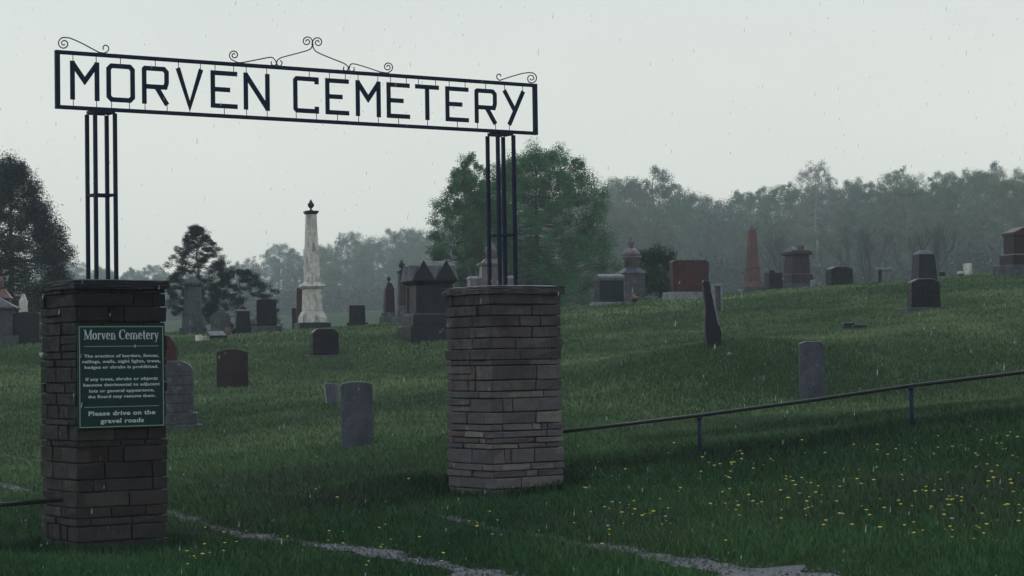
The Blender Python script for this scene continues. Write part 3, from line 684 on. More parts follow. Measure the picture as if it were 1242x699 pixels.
# --- left group
r, s = mon('stone_monument', -8, 62, 'broad grey monument with hipped roof cut by the left edge', 'monument', .1)
part(r, 'base', M['grey'], st_box(-.2, 66*s, 1.1, .2+11*s)); part(r, 'body', M['grey'], st_box(11*s, 50*s, .85, 32*s)); part(r, 'cap', M['grey'], st_box(43*s, 60*s, 1.05, 3*s)); part(r, 'roof', M['grey'], st_box(46*s, 58*s, 1.0, 13*s, 12*s, .2))
r, s = mon('stone_monument', 2, 72, 'reddish pointed monument top rising behind the grey hipped roof', 'monument', .1)
part(r, 'base', M['grey'], st_box(-.2, 46*s, 1.1, .2+22*s)); part(r, 'shaft', M['red'], st_box(22*s, 22*s, .55, 28*s)); part(r, 'cap', M['orange'], st_box(50*s, 27*s, .7, 12*s, 9*s, .22)); part(r, 'finial', M['orange'], lambda mb: mb.lathe([(5*s, 0), (3*s, 5*s), (4*s, 8*s), (1*s, 15*s)], 0, 0, 62*s, 10), 0, True)
r, s = mon('headstone', 33, 62, 'wide dark slab headstone beside the grey hipped monument at left', rz=.1)
part(r, 'base', M['dark'], st_box(-.2, 36*s, .45, .2+5*s)); slab(r, s, 30, 38, .25, M['dark'], 2, 4*s)
r, s = mon('headstone', 29, 74, 'small white pointed marker showing above the dark slab at left', rz=0)
part(r, 'shaft', M['white'], st_box(-.2, 9*s, .25, .2+48*s)); part(r, 'tip', M['white'], st_box(48*s, 8*s, .2, 8*s, 3*s, .08))
r, s = mon('flower_vase', 50, 58, 'tiny white vase at the right foot of the dark slab', 'vase', 0)
part(r, 'cup', M['white'], lambda mb: mb.lathe([(1.6*s, 0), (1.2*s, 2*s), (2.4*s, 6*s), (2.0*s, 6*s)], 0, 0, -.02, 10), 0, True)
# --- between the left pillar and the white column
r, s = mon('headstone', 202, 42, 'red gabled headstone half hidden behind the left pillar', rz=.15)
part(r, 'base', M['dark'], st_box(-.2, 40*s, .5, .2+8*s)); part(r, 'slab', M['red'], lambda mb: mb.prism([(-13*s, 0), (13*s, 0), (13*s, 78*s), (4*s, 92*s), (-4*s, 92*s), (-13*s, 78*s)], -.2, .2, (0, 0, .1)))
r, s = mon('headstone', 206, 39, 'big pale grey round-shouldered monument on stepped base beside the green notice', 'monument', .12)
def m2(mb):
    w, h = 56*s, 62*s; P = [(-w/2, 0), (w/2, 0), (w/2, h*.78)]+[(w/2-11*s*(1-math.cos(math.radians(a))), h*.78+h*.20*math.sin(math.radians(a))) for a in (20, 40, 60, 80)]+[(w*.25, h*1.01), (-w*.25, h*1.01)]+[(-w/2+11*s*(1-math.cos(math.radians(a))), h*.78+h*.20*math.sin(math.radians(a))) for a in (80, 60, 40, 20)]+[(-w/2, h*.78)]
    mb.prism(P, -.28, .28, (0, 0, 19*s))
part(r, 'base', M['grey'], st_box(-.25, 76*s, .95, .25+5*s)); part(r, 'plinth', M['grey'], st_box(5*s, 66*s, .78, 14*s, 65*s, .76)); part(r, 'die', M['grey'], m2)
part(r, 'course_lines', M['dark'], lambda mb: [mb.frustum(0, -.281, 19*s+k*11*s, 55*s, .004, .012) for k in range(1, 5)], 0)
r, s = mon('stone_monument', 235, 70, 'tall dark grey pillar monument with gabled top in front of the pine', 'monument', .1)
part(r, 'base', M['grey'], st_box(-.2, 32*s, .85, .2+9*s)); part(r, 'plinth', M['grey'], st_box(9*s, 27*s, .7, 13*s, 25*s, .65)); part(r, 'shaft', M['grey'], st_box(22*s, 20*s, .55, 38*s, 19*s, .5)); part(r, 'cap', M['grey'], lambda mb: (mb.frustum(0, 0, 60*s, 24*s, .65, 4*s), mb.frustum(0, 0, 64*s, 20*s, .5, 7*s, 4*s, .15)))
r, s = mon('headstone', 268, 68, 'small round-topped grey headstone right of the grey pillar monument', rz=.1)
part(r, 'base', M['grey'], st_box(-.2, 30*s, .5, .2+6*s)); slab(r, s, 24, 28, .3, M['grey'], 6, 5*s)
r, s = mon('headstone', 295, 68, 'small dark headstone with pale ledge on top left of the tall dark slab', rz=.25)
part(r, 'base', M['dark'], st_box(-.2, 22*s, .5, .2+7*s)); part(r, 'slab', M['dark'], st_box(7*s, 18*s, .35, 20*s, 15*s)); part(r, 'ledge', M['pale'], st_box(27*s, 20*s, .42, 2.2*s)); part(r, 'crest', M['dark'], st_box(29.2*s, 12*s, .2, 4*s, 4*s, .15))
r, s = mon('grave_marker', 245, 64, 'low broken white marker in the grass below the grey pillar monument', 'grave marker', .4)
part(r, 'block', M['white'], lambda mb: (mb.frustum(-4*s, 0, -.1, 8*s, .2, .1+7*s, 6*s), mb.frustum(5*s, .05, -.1, 9*s, .2, .1+6*s, 7*s)))
r, s = mon('grave_marker', 263, 65, 'low slanted dark marker with a shiny wet top between white stones', 'grave marker', .3)
part(r, 'wedge', M['black'], lambda mb: mb.prismx([(-.35, 0), (.3, 0), (.3, 9*s), (-.35, 3*s)], -10*s, 10*s, (0, 0, 0)))
r, s = mon('grave_marker', 277, 66, 'low pale marker just right of the slanted dark one', 'grave marker', .1)
part(r, 'block', M['pink'], st_box(-.1, 9*s, .2, .1+11*s, 7*s))
r, s = mon('headstone', 324, 68, 'tall dark slab headstone on a grey base left of the white column', rz=.12)
part(r, 'base', M['grey'], st_box(-.2, 37*s, .55, .2+9*s)); slab(r, s, 24, 42, .3, M['black'], 2, 8*s)
r, s = mon('grave_urn', 342, 68, 'small pale urn on a block beside the tall dark slab', 'urn', .0)
part(r, 'block', M['pale'], st_box(-.1, 12*s, .3, .1+6*s)); part(r, 'urn', M['pale'], lambda mb: urn(mb, 6*s, 6*s), 0, True)
r, s = mon('headstone', 357.5, 80, 'thin dark upright marker just left of the white column', rz=0)
part(r, 'slab', M['dark'], st_box(-.2, 5*s, .15, .2+28*s))
r, s = mon('headstone', 367, 88, 'narrow red headstone peeping out behind the white column', rz=0)
part(r, 'base', M['grey'], st_box(-.2, 20*s, .5, .2+9*s)); part(r, 'slab', M['red'], st_box(9*s, 13*s, .35, 42*s, 11*s))
# --- the white marble column
r, s = mon('marble_column_monument', 379.5, 78, 'tall stained white marble column with urn finial', 'monument', .3)
part(r, 'base', M['dark'], st_box(-.3, 40*s, 1.15, .3+10*s, 38*s, 1.1), .03)
part(r, 'plinth', M['white'], lambda mb: (mb.frustum(0, 0, 10*s, 30*s, .92, 8*s, 29*s, .9), mb.frustum(0, 0, 18*s, 28*s, .86, 6*s, 22.5*s, .7)), .02)
part(r, 'die', M['white'], lambda mb: mb.frustum(0, 0, 24*s, 21.5*s, .66, 27*s, 20*s, .62), .02)
part(r, 'cornice', M['white'], lambda mb: (mb.frustum(0, 0, 51*s, 22*s, .68, 3*s, 27*s, .84), mb.frustum(0, 0, 54*s, 28*s, .88, 3*s, 26*s, .8), mb.frustum(0, 0, 57*s, 22*s, .7, 3*s, 18*s, .55)), .015)
part(r, 'shaft', M['white'], lambda mb: mb.frustum(0, 0, 60*s, 17.6*s, .54, 82*s, 11.5*s, .35), .02)
part(r, 'capital', M['dark'], lambda mb: (mb.frustum(0, 0, 142*s, 13*s, .40, 2*s, 15*s, .46), mb.frustum(0, 0, 144*s, 16*s, .5, 2*s)), .01)
part(r, 'urn', M['dark'], lambda mb: urn(mb, 146*s, 8.2*s), 0, True)
# --- middle ground singles
r, s = mon('headstone', 282, 50, 'squat dark red headstone alone on the grass left of centre', rz=.1)
slab(r, s, 38, 47, .3, M['darkred'], 4, -.15)
r, s = mon('headstone', 394, 57, 'black headstone with sloped shoulders in front of the white column', rz=.28)
part(r, 'base', M['grey'], st_box(-.15, 44*s, .55, .15+2*s)); part(r, 'block', M['black'], lambda mb: mb.prism([(-16*s, 0), (16*s, 0), (16*s, 27*s), (10*s, 32*s), (-10*s, 32*s), (-16*s, 27*s)], -.22, .22, (0, 0, 2*s)), .03)
r, s = mon('headstone', 434, 80, 'small dark headstone on a base between white column and gabled vault', rz=.1)
part(r, 'base', M['dark'], st_box(-.2, 26*s, .5, .2+7*s)); part(r, 'slab', M['black'], st_box(7*s, 20*s, .3, 21*s, 19*s))
r, s = mon('headstone', 432, 31, 'tall grey slab headstone with curved top left of the right pillar', rz=.16)
slab(r, s, 38, 82, .15, M['slab'], 3, -.15)
r, s = mon('headstone', 404, 42, 'small grey stone leaning behind the tall curved-top slab', rz=-.5)
part(r, 'slab', M['slab'], lambda mb: mb.frustum(0, 0, -.1, 15*s, .12, .1+27*s, 16*s, .12, lean=(-6*s, .05)), .012)
part(r, 'pale_edge', M['pale'], lambda mb: (mb.frustum(-7.0*s, -.062, .0, 2*s, .012, 26*s, lean=(-6*s, .05)),), .002)
# --- obelisks by the vault
r, s = mon('red_obelisk_monument', 473, 78, 'red tapered monument with small urn left of the gabled vault', 'monument', .3)
part(r, 'base', M['grey'], st_box(-.2, 20*s, .62, .2+12*s)); part(r, 'plinth', M['grey'], st_box(12*s, 16*s, .52, 5*s)); part(r, 'shaft', M['darkred'], st_box(17*s, 12*s, .36, 28*s, 10.5*s, .32)); part(r, 'cap', M['darkred'], lambda mb: mb.frustum(0, 0, 45*s, 11.5*s, .35, 8*s, 5*s, .18)); part(r, 'urn', M['dark'], lambda mb: urn(mb, 53*s, 5*s), 0, True)
r, s = mon('grey_column_monument', 489, 76, 'dark slender column with urn close beside the gabled vault', 'monument', .3)
part(r, 'base', M['grey'], st_box(-.2, 22*s, .68, .2+9*s)); part(r, 'plinth', M['grey'], st_box(9*s, 15*s, .46, 14*s, 12*s, .38)); part(r, 'shaft', M['brown'], st_box(23*s, 10*s, .3, 40*s, 8*s, .25)); part(r, 'capital', M['dark'], st_box(63*s, 11*s, .33, 2*s)); part(r, 'urn', M['dark'], lambda mb: urn(mb, 65*s, 8*s), 0, True)
# --- gabled vault
r, s = mon('gabled_monument', 522, 60, 'massive dark square monument crowned with pointed gables', 'monument', .30)
W_ = 50*s
part(r, 'base', M['dark'], st_box(-.3, 64*s, 1.55, .3+16*s, 64*s, 1.55), .02); part(r, 'plinth', M['dark'], st_box(16*s, 56*s, 1.32, 13*s, 55*s, 1.3), .02); part(r, 'ledge', M['grey'], st_box(29*s, 53*s, 1.26, 2*s), .01)
part(r, 'body', M['dark'], st_box(31*s, 44*s, 1.02, 34*s, 43*s, 1.0), .02)
for sx in (-1, 1):
    for sy in (-1, 1): part(r, 'pilaster', M['dark'], st_box(31.5*s, 6*s, .14, 33*s, cx=sx*20*s, cy=sy*.49), .01)
def gables(mb):
    hw, hd = 28*s, .66
    for k in range(2):
        cx = (-.5+k)*hw; P = [(cx-hw/2, 0), (cx+hw/2, 0), (cx+hw/2, 1*s), (cx, 25*s), (cx-hw/2, 1*s)]
        mb.prism(P, -hd, hd, (0, 0, 70*s))
    mb.frustum(0, 0, 65*s, 45*s, 1.05, 5*s, 56*s, 1.34)
part(r, 'gabled_crown', M['dark'], gables, .012)
def cross_gables(mb):
    hw, hd = 28*s, .66
    for k in range(2):
        cy = (-.5+k)*hd; mb.prismx([(cy-hd/2+.004, .002), (cy+hd/2-.004, .002), (cy+hd/2-.004, 1*s), (cy, 19*s), (cy-hd/2+.004, 1*s)], -hw-.02, hw+.02, (0, 0, 70*s))
part(r, 'cross_gables', M['grey'], cross_gables, .008)
# --- behind the right pillar's posts
r, s = mon('winged_monument', 597, 84, 'pinkish grey stepped monument seen behind the right posts', 'monument', .15)
part(r, 'base', M['pink'], st_box(-.3, 66*s, 1.3, .3+16*s)); part(r, 'body', M['pink'], st_box(16*s, 56*s, 1.0, 30*s, 54*s, .95)); part(r, 'shoulder', M['pale'], lambda mb: (mb.frustum(-22*s, 0, 46*s, 14*s, .9, 3*s, 9*s, .8), mb.frustum(22*s, 0, 46*s, 12*s, .9, 3*s, 8*s, .8)))
part(r, 'tower', M['pink'], st_box(46*s, 26*s, .8, 16*s, 24*s, .75)); part(r, 'tower_cap', M['pink'], lambda mb: (mb.frustum(0, 0, 62*s, 31*s, .95, 3*s), mb.frustum(0, 0, 65*s, 24*s, .75, 5*s, 15*s, .5))); part(r, 'finial', M['pink'], lambda mb: mb.lathe([(7*s, 0), (5*s, 5*s), (7.5*s, 9*s), (6*s, 14*s), (3*s, 17*s), (1*s, 21*s)], 0, 0, 70*s, 12), 0, True)
# --- right of the right pillar
r, s = mon('barrel_top_monument', 740, 76, 'grey headstone with rounded barrel top right of the leafy tree', 'monument', .3)
part(r, 'base', M['pale'], st_box(-.25, 40*s, .85, .25+4*s)); part(r, 'body', M['dark'], st_box(4*s, 31*s, .62, 26*s))
part(r, 'barrel_top', M['grey'], lambda mb: mb.prismx([(.34*math.cos(math.radians(a)), .24*math.sin(math.radians(a))) for a in range(0, 181, 15)], -16.5*s, 16.5*s, (0, 0, 30*s)), .008)
r, s = mon('domed_monument', 768, 84, 'monument with pink domed crown and ball finial behind the barrel top', 'monument', .25)
part(r, 'base', M['grey'], st_box(-.25, 40*s, 1.1, .25+5*s)); part(r, 'body', M['grey'], st_box(5*s, 26*s, .8, 30*s)); part(r, 'gable', M['grey'], st_box(35*s, 31*s, .95, 7*s, 15*s, .5))
part(r, 'drum', M['pink'], lambda mb: mb.lathe([(9*s, 0), (8.5*s, 9*s), (12*s, 12*s), (12*s, 14*s)], 0, 0, 42*s, 16), 0, True); part(r, 'dome', M['pink'], lambda mb: mb.lathe([(11.5*s, 0), (10.5*s, 4*s), (7*s, 8*s), (3*s, 10*s)], 0, 0, 56*s, 16), 0, True)
part(r, 'finial', M['pink'], lambda mb: mb.lathe([(2.5*s, 0), (2*s, 3*s), (4.5*s, 6*s), (3*s, 9*s), (1*s, 10*s), (2*s, 12*s), (.5*s, 15*s)], 0, 0, 66*s, 12), 0, True)
r, s = mon('flower_pot', 771, 74, 'small pot of yellow and orange flowers by the barrel top monument', 'flowers', 0)
part(r, 'pot', M['dark'], lambda mb: mb.lathe([(2.5*s, 0), (3.5*s, 5*s)], 0, 0, -.02, 10), 0)
FL = []
m, t, b = mat('marigold_petals', .7); b.inputs['Base Color'].default_value = (.30, .15, .03, 1); M['petal2'] = m
def fpot(mb):
    for k in range(16): a = rnd.uniform(0, 6.28); q = rnd.uniform(0, 5)*s; mb.lathe([(.02, 0), (.035, .02), (.01, .04)], q*math.cos(a), q*math.sin(a), rnd.uniform(5, 9)*s, 6)
part(r, 'blossoms', M['petal2'], fpot, 0)
r, s = mon('headstone', 838, 72, 'large square dark red headstone on a pale base', rz=.28)
part(r, 'base', M['pale'], st_box(-.2, 60*s, .8, .2+8*s), .02); part(r, 'slab', M['red'], lambda mb: mb.prism([(-22*s, 0), (22*s, 0), (24*s, 36*s), (20*s, 39*s), (-20*s, 39*s), (-23.5*s, 37*s)], -.17, .17, (0, 0, 8*s)), .02)
r, s = mon('leaning_headstone', 866, 40, 'narrow broken stone leaning in the grass right of the red headstone', 'headstone', .05)
def leaner(mb):
    P = [(-.17, 0), (.17, 0), (.16, .22), (.19, .25), (.15, .42), (.12, .45), (.05, .85), (.07, .92), (.0, 1.24), (-.11, 1.27), (-.14, 1.22), (-.12, .8), (-.16, .4)]
    mb.prism([(x*.85-.06*z, z) for x, z in P], -.11, .11, (0, 0, -.05))
o = part(r, 'slab', M['dark'], leaner, .015); pass
part(r, 'painted_lit_face', M['pale'], lambda mb: mb.hull8([(.075, -.114, .38), (.10, -.114, .38), (.10, .0, .38), (.075, .0, .38), (-.055, -.114-.0, 1.05), (-.025, -.114, 1.05), (-.025, .0, 1.05), (-.055, .0, 1.05)]), .004)  # the stone's lit right side, put into the colour as a pale strip
r, s = mon('headstone', 871, 62, 'pale narrow arched marker just behind the leaning broken stone', rz=.4)
part(r, 'frame', M['pale'], lambda mb: (mb.frustum(-5*s, 0, -.2, 3*s, .15, .2+30*s), mb.frustum(5*s, 0, -.2, 3*s, .15, .2+30*s), mb.frustum(0, 0, 30*s, 13*s, .15, 3*s))); part(r, 'slab', M['grey'], st_box(-.2, 7*s, .08, .2+30*s))
r, s = mon('stone_fragment', 885, 39, 'white chip of stone in the grass at the leaning stone foot', 'stone', .4)
part(r, 'chip', M['pale'], lambda mb: mb.frustum(0, 0, -.02, .10, .06, .06, .06, .04, jit=.01), .006)
r, s = mon('orange_obelisk', 915, 90, 'tall orange-red granite obelisk', 'obelisk', .3)
part(r, 'base', M['grey'], st_box(-.3, 28*s, 1.0, .3+6*s)); part(r, 'plinth', M['orange'], st_box(6*s, 21*s, .75, 6*s, 18*s, .64)); part(r, 'die', M['orange'], st_box(12*s, 14*s, .5, 17*s, 13*s, .47)); part(r, 'band', M['pink'], st_box(29*s, 14.5*s, .52, 1.6*s)); part(r, 'shaft', M['orange'], st_box(30.6*s, 12*s, .43, 45*s, 8*s, .28)); part(r, 'point', M['pink'], st_box(75.6*s, 8*s, .28, 7*s, .5*s, .02))
r, s = mon('stone_urn', 900, 86, 'small pale stone vase at the left foot of the orange obelisk', 'urn', 0)
part(r, 'bowl', M['pale'], lambda mb: mb.lathe([(3*s, 0), (2*s, 3*s), (4*s, 8*s), (3*s, 8*s)], 0, 0, -.02, 10), 0, True)
r, s = mon('headstone', 940, 80, 'blocky dark headstone between the orange obelisk and brown monument', rz=.35)
part(r, 'base', M['dark'], st_box(-.2, 24*s, .6, .2+5*s)); part(r, 'block', M['dark'], st_box(5*s, 18*s, .45, 17*s, 17*s)); part(r, 'crest', M['dark'], lambda mb: (mb.frustum(-4*s, 0, 22*s, 8*s, .35, 3*s, 5*s),))
r, s = mon('capped_monument', 969, 86, 'brown-red monument with pale hipped cap on a stepped base', 'monument', .35)
part(r, 'base', M['grey'], st_box(-.3, 37*s, 1.2, .3+9*s)); part(r, 'plinth', M['brown'], st_box(9*s, 30*s, .95, 11*s, 28*s, .9)); part(r, 'ledge', M['pink'], st_box(20*s, 29*s, .94, 1.3*s)); part(r, 'body', M['brown'], st_box(21.3*s, 24*s, .76, 23*s, 22*s, .7)); part(r, 'cap', M['brown'], lambda mb: (mb.frustum(0, 0, 44*s, 28*s, .9, 4*s), mb.frustum(0, 0, 48*s, 26*s, .82, 8*s, 12*s, .38))); part(r, 'cap_ledge', M['pale'], lambda mb: [mb.frustum(sx*7.5*s, -.28, 49.5*s, 7*s, .26, 4.5*s, 3*s, .12) for sx in (-1, 1)])
for i_, (du, zz) in enumerate(((10, 12), (17, 8), (21, 4))):
    rr, s2 = mon('foot_stone', 978+du, 84, ['uppermost pale wet corner stone beside the brown capped monument', 'middle pale corner stone of three right of the capped monument', 'lowest pale corner stone nearest the black block headstone'][i_], 'stone', .3)
    part(rr, 'block', M['pale'], st_box(-.1, 5*s2, .2, .1+zz*s2))
r, s = mon('headstone', 1020, 82, 'wide black block headstone left of the small white table stone', rz=.25)
part(r, 'block', M['black'], lambda mb: mb.prism([(-14*s, 0), (14*s, 0), (14*s, 23*s), (7*s, 26*s), (-7*s, 26*s), (-14*s, 23*s)], -.3, .3, (0, 0, -.02)), .03)
r, s = mon('table_stone', 1074, 88, 'white flat-topped marker on a thin leg before the wood', 'grave marker', .2)
part(r, 'top', M['pale'], st_box(17*s, 18*s, .4, 3*s)); part(r, 'leg', M['pale'], lambda mb: (mb.frustum(5*s, 0, -.1, 3*s, .12, .1+17*s), )); part(r, 'back', M['dark'], st_box(-.1, 4*s, .1, .1+17*s, cx=-5*s))
r, s = mon('headstone', 1123, 66, 'tapered dark monument with pale tip behind the black headstone', 'monument', rz=.25)
part(r, 'base', M['grey'], st_box(-.3, 30*s, .8, .3+7*s)); part(r, 'ledge', M['pale'], st_box(7*s, 28*s, .64, 1.5*s)); part(r, 'body', M['dark'], st_box(8.5*s, 25*s, .6, 33*s, 20*s, .5)); part(r, 'cap', M['grey'], lambda mb: mb.frustum(0, 0, 41.5*s, 22*s, .52, 5*s, 10*s, .25))
r, s = mon('headstone', 1122, 55, 'black headstone with low peaked top on a wide grey slab at right', rz=.15)
part(r, 'base', M['slab'], st_box(-.15, 54*s, .8, .15+4*s)); part(r, 'block', M['black'], lambda mb: mb.prism([(-18.5*s, 0), (18.5*s, 0), (17.5*s, 31*s), (9*s, 35*s), (-9*s, 35*s), (-17.5*s, 31*s)], -.2, .2, (0, 0, 4*s)), .03)
r, s = mon('headstone', 1144, 86, 'tiny dark marker right of the tapered monument', rz=.1)
part(r, 'slab', M['dark'], st_box(-.2, 8*s, .2, .2+10*s))
r, s = mon('grave_marker', 1168, 76, 'tiny dark marker with a white cap on the right slope', 'grave marker', .2)
part(r, 'block', M['dark'], st_box(-.1, 6*s, .18, .1+4*s)); part(r, 'cap', M['white'], st_box(4*s, 7*s, .2, 3*s))
r, s = mon('headstone', 1177, 84, 'small white stained slab tilting on the crest at right', rz=.1)
o = part(r, 'slab', M['white'], st_box(-.2, 10*s, .12, .2+17*s)); o.rotation_euler = (0, math.radians(-5), 0)
r, s = mon('tiered_monument', 1240, 72, 'dark red tiered monument cut by the right edge', 'monument', .3)
part(r, 'base', M['grey'], st_box(-.3, 50*s, 1.2, .3+12*s)); part(r, 'plinth', M['darkred'], st_box(12*s, 38*s, .9, 12*s, 37*s)); part(r, 'ledge', M['pale'], st_box(24*s, 36*s, .85, 1.5*s)); part(r, 'body', M['darkred'], st_box(25.5*s, 30*s, .7, 22*s)); part(r, 'cap', M['red'], lambda mb: mb.prism([(-16*s, 0), (16*s, 0), (16*s, 4*s), (0, 11*s), (-16*s, 4*s)], -.4, .4, (0, 0, 47.5*s)))
r, s = mon('flush_marker', 1037, 49, 'low mossy stone lying in the grass on the right slope', 'grave marker', .2)
part(r, 'block', M['dark'], lambda mb: (mb.frustum(-9*s, 0, -.05, 14*s, .35, .05+9*s, 12*s, .3, jit=.01), mb.frustum(7*s, .05, -.05, 18*s, .3, .05+6*s, 15*s, .25, jit=.01)), .02)
r, s = mon('headstone', 984, 36, 'upright blue-grey slab standing alone behind the pipe rail', rz=.18)
part(r, 'slab', M['slab'], lambda mb: mb.prism([(-15*s, 0), (15*s, 0), (15.5*s, 70*s), (11*s, 75*s), (-8*s, 75.5*s), (-15*s, 73*s)], -.07, .07, (0, 0, -.1)), .014)

# ------------------------------------------------------------------ trees
def make_tree(seed, H, R, base_f, nclump, nleaf, leaf, col1, col2, clump_r=.22, trunk_r=None, shape='round', flat=1.0, bark='bark', twigs=True, leafmat='leaf', rmul=1.0):
    """returns (trunk mesh, crown mesh). crown: many small leaf faces in clumps on the limb ends"""
    r = np.random.default_rng(seed); tr = trunk_r or H*.025; tb = MB()
    lean = r.normal(0, .02, 2)*H
    tpts = [Vector((lean[0]*t*t, lean[1]*t*t, H*.93*t-.3*(t == 0))) for t in np.linspace(0, 1, 9)]
    tpts = [p+Vector((r.normal(0, .012)*H*.5, r.normal(0, .012)*H*.5, 0)) if 0 < i < 8 else p for i, p in enumerate(tpts)]
    tb.tube(tpts, [tr*(1.25 if i == 0 else (1-.93*i/8)) for i in range(9)], 7)
    cl = []; z0 = H*base_f
    for k in range(nclump):
        if shape == 'round':
            a = r.uniform(0, 6.283); ph = math.asin(r.uniform(-.85, 1)); rr = r.uniform(.45, 1)**.6
            lob = 1+.18*math.sin(3*a+seed)+.12*math.sin(5*a+2*seed+3*ph)
            x, y, z = rr*R*lob*math.cos(a)*math.cos(ph), rr*R*lob*math.sin(a)*math.cos(ph), z0+(H-z0)*(.5+.5*rr*math.sin(ph)*(1+.08*math.sin(4*a)))
        elif shape == 'dome':
            t = r.uniform(0, 1)**.8; a = r.uniform(0, 6.283); lob = 1+.14*math.sin(2*a+seed)+.10*math.sin(5*a+2*seed+4*t)
            pr = math.sqrt(max(0, 1-((t-.42)/.60)**2)) if t > .42 else .82+.18*t/.42
            rad = R*pr*lob*r.uniform(.15, 1)**.45; x, y, z = rad*math.cos(a), rad*math.sin(a), z0+(H-z0)*t*(.95+.05*math.sin(3*a+seed))
        elif shape == 'cone':
            t = r.uniform(0, 1)**1.25; a = r.uniform(0, 6.283); rad = R*(1-t)**.62*r.uniform(.35, 1)**.5*(1+.12*math.sin(3*a+seed)); x, y, z = rad*math.cos(a), rad*math.sin(a), z0+(H-z0)*t*.97
        else:   # 'pine': flat irregular pads
            t = (k+.5)/nclump; a = k*2.4+r.uniform(-.5, .5); rad = R*(.25+.85*math.sin(math.pi*min(1, .15+t*.8))**.7)*r.uniform(.5, 1)*(1-.55*t*t); x, y, z = rad*math.cos(a), rad*math.sin(a), z0+(H-z0)*t*.98
        cl.append((x, y, z))
    for (x, y, z) in cl:
        tt = min(.95, max(.08, (z-.25*math.hypot(x, y)*(1.6 if shape == 'round' else .3))/(H*.93))); i = tt*8; i0 = int(i); p0 = tpts[i0].lerp(tpts[min(8, i0+1)], i-i0)
        e = Vector((x, y, z)); mid = p0.lerp(e, .5)+Vector((r.normal(0, .04)*R, r.normal(0, .04)*R, -.03*H if shape != 'round' else .02*H))
        br = tr*(.20*(1-tt)+.045)
        tb.tube([p0, p0.lerp(mid, .6), mid, mid.lerp(e, .6), e], [br, br*.75, br*.55, br*.35, br*.12], 5)
        if twigs:
            for q in range(4):
                e2 = e+Vector(r.normal(0, clump_r*R*.6, 3)); tb.tube([mid.lerp(e, r.uniform(.2, 1)), e.lerp(e2, .5)+Vector(r.normal(0, .03*R, 3)), e2], [br*.25, br*.15, br*.05], 4)
    trunk = bpy.data.meshes.new('trunk'); trunk.from_pydata(tb.v, [], tb.f); trunk.update(); trunk.materials.append(M[bark])
    cl = np.array(cl); n = nleaf; ci = r.integers(0, len(cl), n)
    size = r.uniform(.6, 1.35, len(cl)); sub = r.normal(0, 1, (len(cl), 7, 3)); sub /= np.linalg.norm(sub, axis=2)[:, :, None]; si = r.integers(0, 7, n)
    cr_ = clump_r*R*size[ci]
    off = sub[ci, si]*(cr_*.7)[:, None]+np.clip(r.normal(0, 1, (n, 3)), -1.6, 1.6)*(cr_*.30)[:, None]; off[:, 2] *= flat
    P = cl[ci]+off
    nrm = off/(cr_[:, None]+1e-6)*1.1+r.normal(0, .55, (n, 3)); nrm[:, 2] += .35; nrm /= np.linalg.norm(nrm, axis=1)[:, None]
    t1 = np.cross(nrm, r.normal(0, 1, (n, 3))); t1 /= np.linalg.norm(t1, axis=1)[:, None]; t2 = np.cross(nrm, t1)
    L = leaf*r.uniform(.6, 1.3, n)[:, None]; Wd = L*r.uniform(.45, .7, n)[:, None]*rmul
    V = np.stack([P-t1*L*.5, P+t2*Wd*.5-t1*L*.05, P+t1*L*.5, P-t2*Wd*.5-t1*L*.05], 1)
    kc = np.clip(r.normal(.5, .38, len(cl)), 0, 1)[ci][:, None]*.8+r.random((n, 1))*.2
    col = np.array(col1)*(1-kc)+np.array(col2)*kc
    crown = np_mesh('crown', V.reshape(-1, 3), (np.arange(n)*4)[:, None]+np.arange(4)[None], col=np.repeat(col[:, None], 4, 1).reshape(-1, 3)); crown.materials.append(M[leafmat])
    return trunk, crown
def place_tree(meshes, x, y, rz, sc, name, label, group=None, cat='tree', sz=None, z=None):
    root = empty(name, (x, y, (gz(x, y) if z is None else z)), rz); root.scale = (sc, sc, sz or sc); tag(root, label, cat, group)
    for nm, me in zip(('trunk', 'crown'), meshes):
        o = bpy.data.objects.new(nm, me); C.objects.link(o); o.parent = root
    return root
def ux(u, D): return (u-621)/FOC*D
# the big leafy tree behind the right pillar: two merged crowns
tm = make_tree(21, 9.0, 3.7, .0, 330, 190000, .085, (.025, .094, .042), (.092, .235, .098), .14, trunk_r=.22, shape='dome', leafmat='leafnear')
place_tree(tm, ux(653, 110), 110, .4, 1.0, 'leafy_tree', 'big dense green tree behind the right gate pillar')
tm = make_tree(22, 8.5, 2.0, .0, 150, 75000, .085, (.032, .112, .050), (.108, .250, .104), .19, trunk_r=.16, shape='dome', leafmat='leafnear')
place_tree(tm, ux(574, 108), 108, 1.4, 1.0, 'leafy_tree', 'lighter green narrow tree left of the big one behind the posts')
tm = make_tree(23, 8.0, 4.1, .0, 330, 200000, .075, (.006, .013, .014), (.016, .028, .026), .13, trunk_r=.2, shape='cone', leafmat='leafnear')
place_tree(tm, ux(12, 92), 92, 0, 1.0, 'evergreen_tree', 'large dark conical evergreen at the left edge')
tm = make_tree(31, 5.0, 1.5, .18, 170, 60000, .07, (.004, .010, .011), (.010, .022, .021), .15, trunk_r=.12, shape='pine', flat=.62, rmul=.55, leafmat='leafnear')
place_tree(tm, ux(240, 96), 96, .3, 1.0, 'pine_tree', 'dark scraggly pine standing behind the grey pillar monument', cat='pine tree')
tm = make_tree(33, 2.9, 2.0, .1, 80, 30000, .075, (.004, .010, .011), (.010, .022, .021), .13, trunk_r=.08, shape='pine', flat=.6, rmul=.55, leafmat='leafnear')
place_tree(tm, ux(290, 95), 95, 2.1, 1.0, 'pine_tree', 'low spreading dark pine right of the scraggly pine', cat='pine tree')
tm = make_tree(35, 2.35, 1.2, .0, 38, 26000, .07, (.008, .030, .015), (.026, .068, .032), .26, trunk_r=.06, leafmat='leafnear')
